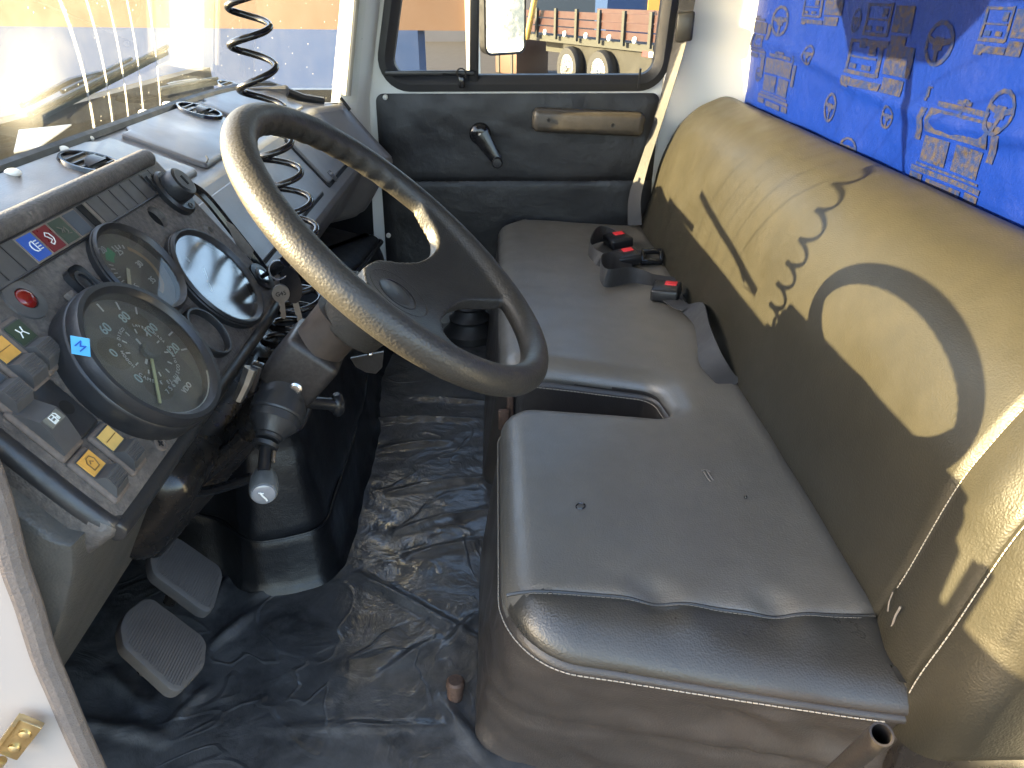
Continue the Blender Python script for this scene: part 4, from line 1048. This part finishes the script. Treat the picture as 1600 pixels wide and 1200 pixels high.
# combined gauge with reflecting glass
g = gauge('combined_gauge', .797, .141, .0655, .012, .0570, 'gglass2'); hd = .0013
b = MB()
for a, c in (((318, 420), (324, 436)), ((326, 443), (331, 455)), ((310, 463), (306, 468))): q0, q1 = pp(*a, hd), pp(*c, hd); b.tube([q0, q1], .0012, 5)
b.build('needle', 'mark', g)
b = MB(); b.text('0', .008, pp(294, 406, hd), TU, TV); b.text('1/1', .006, pp(308, 460, hd), TU, TV); b.build('dial_text', 'mark', g)
# blank oval ring
b = MB(); oy, os_ = .702, .1705; b.ring(pq(oy, os_), PNn, [(.0265, -.001), (.0268, .006), (.0255, .0085), (.0235, .0085), (.0225, .006), (.0225, -.001)], 40, 1.12, PS); b.build('blank_ring', 'bezel', t_pod)
b = MB(); b.ring(pq(oy, os_), PNn, [(.0001, .0008), (.0226, .0008), (.0226, .001), (.0001, .001)], 32, 1.12, PS); b.build('blank_cover', 'panel', t_pod)
# socket at the far top corner
c = pp(268, 305); b = MB(); b.ring(c, PNn, [(.001, 0), (.0245, -.001), (.0245, .006), (.022, .009), (.001, .009)], 30, 1.18, PS); sk = b.build('usb_socket', 'black', t_pod)
b = MB(); b.lathe(c + PNn * .008 - PS * .003, PNn, [(.019, 0), (.0195, .010), (.0175, .016), (.014, .017), (.001, .017)], 32); b.build('socket_cap', 'bezel', sk)
b = MB(); b.lathe(c + PNn * .025 - PS * .003, PNn, [(.0138, -.0004), (.0138, .0006), (.001, .0006)], 28); b.build('socket_face', 'ribbed', sk)
b = MB(); b.box(c + PNn * .0258 - PS * .003, (.0045, .012, .0006), (EY, PS, PNn)); b.build('usb_slot', 'dark', sk)
b = MB(); b.ring(c + PNn * .0092 + PS * .0215, PNn, [(.0022, 0), (.0022, .0012), (.0034, .0012), (.0034, 0)], 16); b.build('power_symbol', 'ribbed', sk)
# red tell-tale
c = pp(38, 469); b = MB(); b.ring(c, PNn, [(.009, 0), (.0095, .003), (.012, .0022), (.018, .0018), (.0185, -.001), (.009, -.001)], 40); b.build('lamp_ring', 'ribbed', t_pod)
b = MB(); b.sphere(c + PNn * .001, .0092, 18, (1, 1, .62), (EY, PS, PNn)); b.build('red_lamp', 'jewel', t_pod)
# small blank plug beside the speedometer
c = pp(134, 452); b = MB(); b.box(c + PNn * .002, (.024, .042, .006), (EY, PS, PNn), .008, 3); b.ring(c - PS * .004 + PNn * .005, PNn, [(.0068, 0), (.0068, .0012), (.009, .0012), (.009, 0)], 28, 1.3, PS); b.build('plug_cover', 'bezel', t_pod)
b = MB(); b.box(pp(112, 464, .004), (.008, .009, .006), (EY, PS, PNn), .001); b.build('plug_clip', 'foam', t_pod)
# rocker switches
def rocker(q, mat, sym=None, w_=.0255, l_=.050, lab=None):
    y, s = pz(*q)
    b = MB(); b.box(pq(y, s, .001), (w_, l_, .006), (EY, PS, PNn), .003, 3); r = b.build('rocker_switch', 'rockerframe', t_pod)
    b = MB(); W2 = w_ / 2 - .0028; a, e = -l_ / 2 + .0035, l_ / 2 - .0035; m = a + (e - a) * .47
    sect = [(a, .0042), (m, .0052), (m + .004, .0125), (e - .006, .0115), (e, .0050)]
    b.loft([[pq(y - W2, s + ss_, hh) for ss_, hh in sect] + [pq(y - W2, s + e, .001), pq(y - W2, s + a, .001)], [pq(y + W2, s + ss_, hh) for ss_, hh in sect] + [pq(y + W2, s + e, .001), pq(y + W2, s + a, .001)]])
    for k in range(6):
        ss_ = m + .0065 + k * .0018; b.tube([pq(y - W2 + .001, s + ss_, .0123 - k * .00015), pq(y + W2 - .001, s + ss_, .0123 - k * .00015)], .0005, 4)
    rk = b.build('rocker', 'ribbed', r, 30)
    b = MB(); b.box(pq(y, s + (a + m) / 2, .0054), (W2 * 2 - .002, (m - a) * .86, .0012), (EY, PS, PNn)); ln = b.build('rocker_lens', mat, r)
    if sym: b = MB(); sym(b, y, s + (a + m) / 2, .0063); b.build('lens_symbol', 'symdark' if mat in ('orange', 'yellow') else 'mark', ln)
    return r
M['rockerframe'] = simple('dusty_switch_frame', (.12, .095, .078), .65, var=.45, scale=160, bump=.2); M['symdark'] = simple('symbol_print', (.20, .11, .03), .6)
def sy_lamp(b, y, s, h): stroke(b, y, s, h, [(-3, 4), (-1.5, 0), (-4, -4)], .0005); stroke(b, y, s, h, [(3, 4), (1.5, 0), (4, -4)], .0005); stroke(b, y, s, h, [(-1.5, 0), (1.5, 0)], .0005)
def sy_hand(b, y, s, h): stroke(b, y, s, h, [(-4, -5), (-4, 2), (-1, 5), (3, 5), (5, 1), (3, -5), (-4, -5)], .0005); stroke(b, y, s, h, [(-2, 0), (0, 2), (2, 0)], .0005)
def sy_bar(b, y, s, h): stroke(b, y, s, h, [(-7, 0), (7, 0)], .00035)
rocker((46, 543), 'greenlens', sy_lamp); rocker((20, 570), 'orange', sy_bar); rocker((-6, 610), 'slatelens'); rocker((182, 704), 'yellow', sy_bar, .0245, .046); rocker((153, 744), 'orange', sy_hand, .0245, .046)
# fuel changeover switch: ridge across the middle with the pump symbol
y, s = pz(68, 672); b = MB(); b.box(pq(y, s, .001), (.029, .052, .006), (EY, PS, PNn), .003, 3); r = b.build('rocker_switch', 'rockerframe', t_pod)
b = MB(); sect = [(-.022, .0045), (-.006, .0135), (.0035, .0125), (.022, .006)]; W2 = .0115
b.loft([[pq(y + k, s + a, h) for a, h in sect] + [pq(y + k, s + .022, .001), pq(y + k, s - .022, .001)] for k in (-W2, W2)]); rk = b.build('rocker', 'ribbed', r, 30)
b = MB(); b.box(pq(y, s - .0015, .0138), (.0165, .0085, .0012), (EY, PS, PNn)); ln = b.build('rocker_lens', 'dial', r)
b = MB(); hh = .0148; stroke(b, y, s - .0015, hh, [(-4, -3), (-4, 3.2), (.5, 3.2), (.5, -3), (-4, -3)], .0005); stroke(b, y, s - .0015, hh, [(-3, .8), (-.5, .8)], .0006); stroke(b, y, s - .0015, hh, [(-3.5, -2), (0, -2)], .0008); stroke(b, y, s - .0015, hh, [(.8, 0), (2.2, 0), (2.2, -2.4), (3.6, -2.4), (3.6, 2), (2, 3.4)], .0005); b.build('fuel_symbol', 'mark', ln)
# blank switch plate with a hole
y, s = pz(97, 640); b = MB(); b.box(pq(y, s, .001), (.029, .050, .005), (EY, PS, PNn), .003, 3); r = b.build('blank_plate', 'bezel', t_pod)
b = MB(); b.disc(pq(y + .001, s + .001, .0037), PNn, .0062, 20); b.build('plate_hole', 'dark', r)
# screws
for q in ((250, 694), (404, 466)):
    c = pp(*q); b = MB(); b.lathe(c, PNn, [(.0072, -.001), (.0066, .0014), (.0048, .0018), (.0044, .0008), (.001, .0008)], 20); sc = b.build('panel_screw', 'rockerframe', t_pod)
    b = MB(); b.box(c + PNn * .001, (.006, .0014, .0008), (EY, PS, PNn)); b.box(c + PNn * .0011, (.0014, .006, .0008), (EY, PS, PNn)); b.build('screw_cross', 'dark', sc)
# ignition lock
c = pp(408, 433); b = MB(); b.ring(c, PNn, [(.0085, 0), (.0085, .006), (.0115, .006), (.0125, .004), (.019, .003), (.0195, -.001), (.0085, -.001)], 36); ig = b.build('ignition_lock', 'black', t_pod)
b = MB(); b.lathe(c + PNn * .001, PNn, [(.0084, 0), (.0084, .004), (.001, .004)], 24); b.build('lock_barrel', 'chrome', ig)
# glossy black edging down the far side of the panel with a paper strip
b = MB(); pts = spline([onY(*q, .925) for q in ((285, 285), (318, 305), (360, 355), (405, 412), (425, 440))], 6); b.tube(pts, .0065, 8); b.build('side_edging', 'blackgloss', t_pod)
b = MB(); b.prism([onY(*q, .918) for q in ((352, 345), (364, 352), (396, 392), (392, 405), (370, 385))], (0, .002, 0)); b.build('side_label', 'foam', t_pod)
# sunlit wire clip behind the brow
b = MB(); b.tube([onZ(*q, .69) for q in ((46, 335), (58, 318), (72, 310), (96, 304))], .0022, 6); b.build('brow_wire', 'foam', t_pod)
t_pod.location = (-.304, .7236, .4863); t_pod.scale = (1.08,) * 3
# under-dash metal bracket and wiring
t_br = thing('underdash_bracket', 'black glossy steel bracket and cables under the instrument panel', 'bracket', (-.33, .8, .35))
b = MB(); b.box((0, 0, 0), (.12, .40, .14), bev=.03, seg=4); R = Matrix.Translation((-.40, .82, .38)) @ Matrix.Rotation(math.radians(35), 4, 'Y'); b.map(lambda c: R @ c); b.build('bracket_body', 'trunkdark', t_br)
b = MB(); pts = spline([onY(*q, .72) for q in ((292, 762), (320, 740), (355, 708), (385, 680))], 6); b.tube(pts, .010, 10); b.build('bracket_tube', 'trunkdark', t_br)
b = MB(); pts = spline([onY(*q, .70) for q in ((296, 770), (330, 766), (365, 756), (395, 745))], 6); b.tube(pts, .006, 8); b.build('cable', 'cord', t_br)
b = MB(); pts = spline([onY(*q, .68) for q in ((296, 778), (282, 784), (268, 800), (252, 824), (240, 850))], 6); b.tube(pts, .0022, 6); b.build('loose_wire', 'foam', t_br)
b = MB(); c = onY(305, 755, .70); b.lathe(c, (.2, -.8, .3), [(.008, 0), (.007, .003), (.003, .004)], 14); b.build('bracket_screw', 'steel', t_br)
# ================================================================== STEERING WHEEL
W0 = V((-.113, .85, .591)); TL = .732
WN = V((math.sin(TL), 0, math.cos(TL))); WB = V((-math.cos(TL), 0, math.sin(TL)))
def wq(a, c, h=0): return W0 + EY * a + WB * c + WN * h
t = thing('steering_wheel', 'large black leather-grained two-spoke steering wheel', 'steering wheel', W0)
RR, rt_ = .2125, .0182
b = MB(); n1, n2 = 140, 22; rings = []
for i in range(n1):
    a = 2 * PI * i / n1; e = EY * math.cos(a) + WB * math.sin(a)
    # finger grips on the inner, lower face of the upper half
    rg = []
    for j in range(n2):
        q = 2 * PI * j / n2; rr = rt_
        g = max(0, math.cos(q - math.radians(200))) ** 2
        if 12 < (math.degrees(a)) < 168: rr += .0016 * g * math.cos(a * 46)
        rg.append(W0 + e * (RR + rr * math.cos(q)) + WN * (rr * math.sin(q)))
    rings.append(rg)
b.loft(rings, caps=False, cyc=True)
half = [(0, .020), (.045, .008), (.078, -.020), (.110, -.044), (.150, -.052), (.175, -.036), (.192, -.006), (.207, .012), (.217, -.02), (.205, -.07), (.175, -.125), (.135, -.167), (.112, -.166), (.098, -.146), (.078, -.119), (.04, -.100), (0, -.094)]
sp_ = spline(half, 5); pg = [V((p.x, p.y)) for p in [V((q[0], q[1], 0)) for q in sp_]]; pg = pg + [V((-p.x, p.y)) for p in pg[::-1][1:-1]]
pg = resample(pg, .006)
if sum(pg[i - 1].x * pg[i].y - pg[i].x * pg[i - 1].y for i in range(len(pg))) < 0: pg = pg[::-1]
def dish(p): r = math.hypot(p.x, p.y + .02); return -.064 * max(0, 1 - (r / .205) ** 1.7)
ip = inset(pg, .004); ex = [V((-.21 + i * .009, -.17 + j * .009)) for i in range(47) for j in range(25)]; ex = [p for p in ex if inside(p, ip)]
P, Fs = fill2d(pg, ex); T = .011
top_ = [b.bm.verts.new(wq(p.x, p.y, dish(p) + T)) for p in P]; bot = [b.bm.verts.new(wq(p.x, p.y, dish(p) - T)) for p in P]
for f in Fs: b.bm.faces.new([top_[i] for i in f]); b.bm.faces.new([bot[i] for i in f][::-1])
k = len(pg)
for i in range(k): j = (i + 1) % k; b.bm.faces.new((top_[i], bot[i], bot[j], top_[j]))
# boss behind the hub
b.lathe(wq(0, -.016, -.130), WN, [(.041, 0), (.045, .022), (.050, .042), (.053, .056)], 40); b.lathe(wq(0, -.036, -.078), WN, [(.044, 0), (.046, .008), (.046, .014)], 40)
bmesh.ops.recalc_face_normals(b.bm, faces=b.bm.faces)
b.remesh(.0026, 10); b.build('rim_and_spokes', 'rim', t, 80)
hc = (.016, -.032); 
def hubring(b, R0, wd, sx):
    pts = []
    for i in range(64):
        a = 2 * PI * i / 64; p = V((hc[0] * 0 + R0 * math.cos(a), hc[1] + R0 * sx * math.sin(a))); pts.append(wq(p.x, p.y, dish(p) + T - .0012))
    b.tube(pts + pts[:1], wd, 8)
b = MB(); hubring(b, .044, .0018, .95); b.build('horn_pad_ring', 'rim', t)
b = MB(); hubring(b, .029, .0022, .9); b.build('emblem_ring', 'black', t)
b = MB(); b.ring(wq(0, hc[1], dish(V((0, hc[1]))) + T - .001), WN, [(.0005, .0), (.027, -.0005), (.027, .002), (.02, .003), (.0005, .0034)], 40); b.build('horn_pad', 'black', t)

t.location = (-.0995, .748, .6233); t.scale = (.88,) * 3
# ================================================================== STEERING COLUMN
t = thing('steering_column', 'black steering column with stalks below the steering wheel', 'steering column', W0 - WN * .5)
def ca(d): return W0 - WN * d
b = MB(); b.lathe(ca(.17), WN, [(.0335, 0), (.034, .045), (.036, .05)], 32); b.build('column_tube', 'columntube', t)
b = MB(); b.lathe(ca(.60), WN, [(.024, 0), (.024, .40)], 20); b.build('column_shaft', 'trunkdark', t)
ux = WB; uy = EY
b = MB(); b.box(ca(.205), (.074, .074, .078), (ux, uy, WN), .010, 3); b.build('clamp_body', 'clamp', t, 40)
c = onY(462, 608, .811); b = MB(); b.lathe(c + V((0, .003, 0)), (0, -1, 0), [(.0085, 0), (.0085, .003), (.006, .005), (.001, .005)], 20); b.build('clamp_bolt', 'chrome', t)
# rounded switch housing facing the doorway
hc_ = onY(436, 640, .81); hx = (V((-.18, -.78, -.50))).normalized()
b = MB(); b.lathe(hc_ - hx * -.0 + -hx * .045, hx, [(r_ * .82, h_ * .86 + .010) for r_, h_ in [(.034, 0), (.0385, .003), (.0385, .030), (.0415, .031), (.0415, .050), (.0400, .0525), (.0375, .053), (.0365, .064), (.0345, .066), (.0225, .083), (.0195, .084), (.0190, .088), (.0165, .090), (.001, .090)]], 48); b.build('switch_housing', 'bezel', t, 22)
b = MB(); tip0 = hc_ + hx * .050; b.ring(tip0, hx, [(.008, 0), (.010, .004), (.0155, .003), (.0165, -.002), (.008, -.002)], 24); b.build('stalk_boot', 'rubber', t)
k0 = tip0 - hx * .004; k1 = onY(413, 738, .735); kd = (k1 - k0).normalized()
b = MB(); b.tube([k0, k0.lerp(k1, .15), k0.lerp(k1, .6), k1], .0078, 12); st = b.build('stalk', 'black', t)
b = MB(); b.tube([k0.lerp(k1, .25) + V((.011, -.004, 0)), k0.lerp(k1, .62) + V((.011, -.004, 0))], .0025, 8); b.build('stalk_rod', 'steel', st)
kc = onY(413, 760, .722); ka = (kd * .55 + V((.25, -.75, .20))).normalized()
b = MB(); b.lathe(kc - ka * .026, ka, [(.0075, -.004), (.012, 0), (.0155, .010), (.0170, .022), (.0170, .032), (.0160, .038), (.0150, .040), (.001, .040)], 32); kb = b.build('stalk_knob', 'greyknob', t)
b = MB(); b.lathe(kc + ka * .0135, ka, [(.0142, 0), (.0135, .0028), (.010, .0045), (.001, .005)], 28); kk = b.build('knob_cap', 'clearknob', kb)
xa, ya, _ = frame(ka); cc = kc + ka * .0195; up_ = (EZ - ka * EZ.dot(ka)).normalized(); rt2 = up_.cross(ka)
b = MB(); b.tube([cc + up_ * .006 - rt2 * .003, cc + up_ * .001 - rt2 * .001, cc - up_ * .004 + rt2 * .002, cc - up_ * .007 + rt2 * .003], .0011, 6); b.tube([cc + up_ * .006 - rt2 * .005, cc + up_ * .004 + rt2 * .001], .0008, 5); b.build('knob_symbol', 'whiteplastic', kk)
# second stalk towards the passenger side
s0 = onY(478, 628, .86); s1 = onY(528, 632, .90)
b = MB(); b.tube([s0, s0.lerp(s1, .75), s0.lerp(s1, .85), s1], lambda u: .0085 if u < .6 else (.011 if u < .9 else .013), 14); s2 = s1 + (s1 - s0).normalized() * .004; b.sphere(s1, .0145, 16, (.75, 1, 1.25)); b.build('wiper_stalk', 'black', t)
# connector and bare bracket arm at the near side of the clamp
b = MB(); q = onY(398, 588, .80); b.box(q, (.014, .014, .038), (V((.9, 0, -.4)).normalized(), EY, V((.4, 0, .9)).normalized()), .002); b.build('connector', 'blackgloss', t)
b = MB(); b.tube([onY(393, 575, .79), onY(384, 600, .785), onY(372, 625, .78)], lambda u: .0085 - .002 * u, 8); b.build('bracket_arm', 'steel', t)
# snap flap behind the hub
b = MB(); pg2 = [onY(*q, .90) for q in ((548, 560), (600, 550), (598, 574), (588, 584), (572, 582), (556, 573))]; b.prism(pg2, (0, .004, 0)); fl = b.build('vinyl_flap', 'cover', t)
b = MB(); b.sphere(onY(579, 553, .898), .0042, 12); b.build('snap_stud', 'chrome', fl)

t.location = (-.394, .748, .296); t.scale = (.88,) * 3
# ================================================================== COILED CORD
t = thing('coiled_cord', 'black coiled cord hanging in front of the dashboard behind the steering wheel', 'cord', (-.30, 1.0, .38))
cp = spline([V((-.330, 1.150, .93)), V((-.330, 1.118, .868)), V((-.324, 1.080, .82)), V((-.317, 1.050, .783)), V((-.310, 1.038, .75)), V((-.303, 1.030, .676)), V((-.285, 1.020, .603)), V((-.273, .985, .537)), V((-.280, .960, .471)), V((-.305, .940, .421)), V((-.320, .925, .388)), V((-.330, .915, .36))], 60)
pts = []; a = .6; acc = 0
for i in range(60, len(cp)):
    d = cp[i] - cp[i - 1]; z = cp[i].z; tt = (cp[min(i + 1, len(cp) - 1)] - cp[i - 1]).normalized()
    pit = .058 - .018 * sstep(.76, .70, z) - .016 * sstep(.56, .48, z)
    a += d.length / pit * 2 * PI; e1 = EX; e2 = EY
    rr = (.026 if z > .52 else .029) * sstep(60, 74, i)
    pts.append(cp[i] + e1 * (rr * math.sin(a)) + e2 * (rr * math.cos(a)))
lead = [V((-.330, 1.20, 1.06)), V((-.330, 1.185, 1.0))] + cp[0:58:8]
pl2 = [pts[0]]
for p in pts[1:]:
    if (p - pl2[-1]).length > .0045: pl2.append(p)
b = MB(); b.tube(lead + pl2, .0045, 8); b.build('coil', 'cord', t, 80)
b = MB(); b.tube([V((-.33, 1.20, 1.05)), V((-.33, 1.19, 1.02)), V((-.33, 1.165, .96)), V((-.33, 1.15, .93)), V((-.33, 1.135, .90))], lambda u: .005 + .008 * math.sin(PI * (.15 + .8 * u)), 10); b.build('strain_relief', 'rubber', t)
t = thing('overhead_radio', 'black radio box fixed above the windscreen feeding the coiled cord', 'radio', (-.33, 1.35, 1.1))
b = MB(); b.prism([(-.38, 1.10, 1.055), (-.38, 1.42, 1.050), (-.38, 1.52, 1.13), (-.38, 1.58, 1.27), (-.38, 1.00, 1.27), (-.38, 1.02, 1.13)], (.13, 0, 0)); b.build('radio_body', 'black', t)
b = MB(); b.box((-.248, 1.27, 1.12), (.004, .16, .06)); b.build('display', 'blackgloss', t)
for y in (1.13, 1.42): b = MB(); b.cyl((-.25, y, 1.12), (-.235, y, 1.12), .013); b.build('radio_knob', 'bezel', t)

# ================================================================== KEYS
ko = pp(408, 433, .004)
t = thing('key_bunch', 'ignition key with a ring of dangling keys on the panel edge', 'keys', ko)
ke = onY(447, 408, .86); kd = (ke - ko).normalized()
b = MB(); b.tube([ko, ko.lerp(ke, .3), ko.lerp(ke, .45), ko.lerp(ke, .8), ke], lambda u: .003 if u < .35 else .0075, 10); b.build('ignition_key', 'blackgloss', t)
rc = onY(435, 421, .853); b = MB(); b.ring(rc, (.55, -.75, .2), [(.0108, -.0007), (.0122, -.0007), (.0122, .0007), (.0108, .0007)], 32); b.build('key_ring', 'chrome', t)
def key(head, tip, r, mat, hl):
    d = (tip - head).normalized(); fn = V((.35, -.93, .1)); sd = d.cross(fn).normalized(); fn = sd.cross(d)
    b = MB(); b.loft([[head + d * (math.cos(a) * r * hl) + sd * (math.sin(a) * r) + fn * h for a in [2 * PI * i / 20 for i in range(20)]] for h in (-.0016, .0016)]); k = b.build('key_head', mat, t)
    b = MB(); L = (tip - head).length; o_ = [(0, -.0035), (L - .003, -.0035), (L, -.001)] + [(L - .004 - i * .004, .0035 - (.0016 if i % 2 else 0)) for i in range(5)] + [(0, .0035)]
    b.prism([head + d * x + sd * y - fn * .001 for x, y in o_], fn * .002); b.build('key_blade', 'steel', t); return k, sd, fn, d
h_ = onY(439, 458, .85); k, sd, fn, d = key(h_, onY(443, 498, .85), .0105, 'steel', 1.1)
b = MB(); b.text('G45', .0075, h_ + fn * (-.0018 if fn.y > 0 else .0018), V((.93, .35, .1)), V((-.1, .05, 1))); b.build('key_stamp', 'dark', k)
key(onY(455, 445, .858), onY(472, 512, .858), .0125, 'blackgloss', 1.9)

t.location = (-.322, .954, .517); t.scale = (1.08,) * 3
# ================================================================== PEDALS
def pedal(label, corners, back):
    pnl = V((.62, -.10, .78)).normalized(); p0 = V(back)
    P = [onp(x, y, p0, pnl) for x, y in corners]; c = sum(P, V((0, 0, 0))) / len(P)
    u = (EY - pnl * EY.dot(pnl)).normalized(); v = pnl.cross(u)
    pg = [V(((p - c).dot(u), (p - c).dot(v))) for p in P]
    if sum(pg[i - 1].x * pg[i].y - pg[i].x * pg[i - 1].y for i in range(len(pg))) < 0: pg = pg[::-1]
    pg = resample(rounded(pg, .024, 8), .004)
    t = thing('foot_pedal', label, 'pedal', c - EZ * .1, 'foot pedals')
    b = MB(); b.loft([[c + u * q.x + v * q.y + pnl * h for q in inset(pg, d)] for d, h in ((.008, -.022), (.001, -.019), (0, -.008), (.0015, -.002), (.005, 0))]); pd = b.build('pedal_pad', 'pedal', t, 40)
    xs = [q.x for q in pg]; ys = [q.y for q in pg]; b = MB(); ip_ = inset(pg, .0065)
    kx = min(ys)
    while kx < max(ys):
        run = [V((min(xs) + (max(xs) - min(xs)) * i / 60, kx)) for i in range(61)]; run = [q for q in run if inside(q, ip_)]
        if len(run) > 2: b.tube([c + u * q.x + v * q.y + pnl * .0001 for q in (run[0], run[-1])], .0007, 4)
        kx += .0036
    b.build('tread_ribs', 'pedal', pd)
    b = MB(); b.tube(spline([c - pnl * .014, c - pnl * .04, c - pnl * .06 + V((-.004, 0, -.015))], 5), .010, 10); b.build('pedal_arm', 'trunkdark', t)
pedal('nearest worn rubber pedal with dusty upper corner', ((187, 978), (196, 955), (224, 934), (240, 933), (318, 992), (325, 1005), (322, 1040), (284, 1081), (268, 1080), (192, 1010)), (-.44, .69, .13))
pedal('farther ribbed rubber pedal beside the engine cover', ((234, 870), (242, 850), (262, 836), (280, 838), (346, 884), (350, 900), (338, 944), (330, 957), (316, 954), (238, 896)), (-.455, .80, .15))

# ================================================================== ENGINE COVER
t = thing('engine_cover', 'black quilted vinyl engine cover below the steering column', 'engine cover', (-.45, 1.3, 0))
ol2 = [onZ(*q, 0).to_2d() for q in ((590, 590), (588, 640), (583, 690), (560, 780), (530, 888), (505, 908), (460, 920), (412, 929), (385, 918), (350, 895))]
ol2 = [V((-.272, 1.95))] + ol2 + [V((-.62, .98)), V((-.76, 1.05)), V((-.76, 1.95))]
if sum(ol2[i - 1].x * ol2[i].y - ol2[i].x * ol2[i - 1].y for i in range(len(ol2))) < 0: ol2 = ol2[::-1]
ol2 = resample(rounded(ol2, .05, 6), .012)
b = MB(); rr = []
for ins, z in ((-.012, -.02), (-.010, .0), (-.004, .008), (0, .02), (.004, .05), (.008, .08), (.0095, .094), (.013, .098), (.0105, .102), (.012, .12), (.018, .16), (.024, .20), (.032, .24), (.037, .262), (.0345, .268), (.0345, .276), (.040, .284), (.052, .293), (.07, .298)):
    q = inset(ol2, ins); rr.append([V((p.x + .005 * noise.noise(V((p.x * 9, p.y * 9, z * 12))) + .003 * noise.noise(V((p.x * 28, p.y * 28, z * 28))), p.y + .005 * noise.noise(V((p.y * 9, z * 9, p.x * 9))), z + .06 * sstep(-.35, -.6, p.x) * (z / .3))) for p in q])
b.loft(rr); ec_ = b.build('cover_skin', 'cover', t, 60)
b = MB(); q = inset(ol2, .030); b.tube([V((p.x, p.y, .272 + .06 * sstep(-.35, -.6, p.x) * .9)) for p in q] , .0048, 8, True); b.build('edge_piping', 'cover', t)
b = MB(); q = inset(ol2, .0095); b.tube([V((p.x, p.y, .098 + .06 * sstep(-.35, -.6, p.x) * .33)) for p in q], .0022, 6, True); b.build('side_seam', 'cover', t)
# transmission lever boot in the passenger footwell
t = thing('lever_boot', 'round black rubber lever boot on the floor beyond the steering wheel', 'lever boot', onZ(735, 520, 0))
p = onZ(735, 525, 0); b = MB(); b.lathe(p, EZ, [(.075, 0), (.075, .02), (.060, .035), (.055, .05), (.058, .058), (.045, .07), (.04, .085), (.043, .092), (.025, .11), (.02, .13), (.001, .13)], 32); b.build('boot_bellows', 'rubber', t)
b = MB(); b.cyl(p + EZ * .12, p + EZ * .2 + V((.01, 0, 0)), .007); b.build('lever_rod', 'trunkdark', t)
t = thing('rusty_bracket', 'small rusty bracket between the seat cushions at the slot mouth', 'bracket', onZ(795, 640, .1))
p = onZ(797, 632, .19); b = MB(); b.box(p, (.012, .03, .10), bev=.003); b.box(p + V((-.012, -.02, -.02)), (.02, .012, .04), bev=.003); b.build('bracket_plate', 'rust', t)
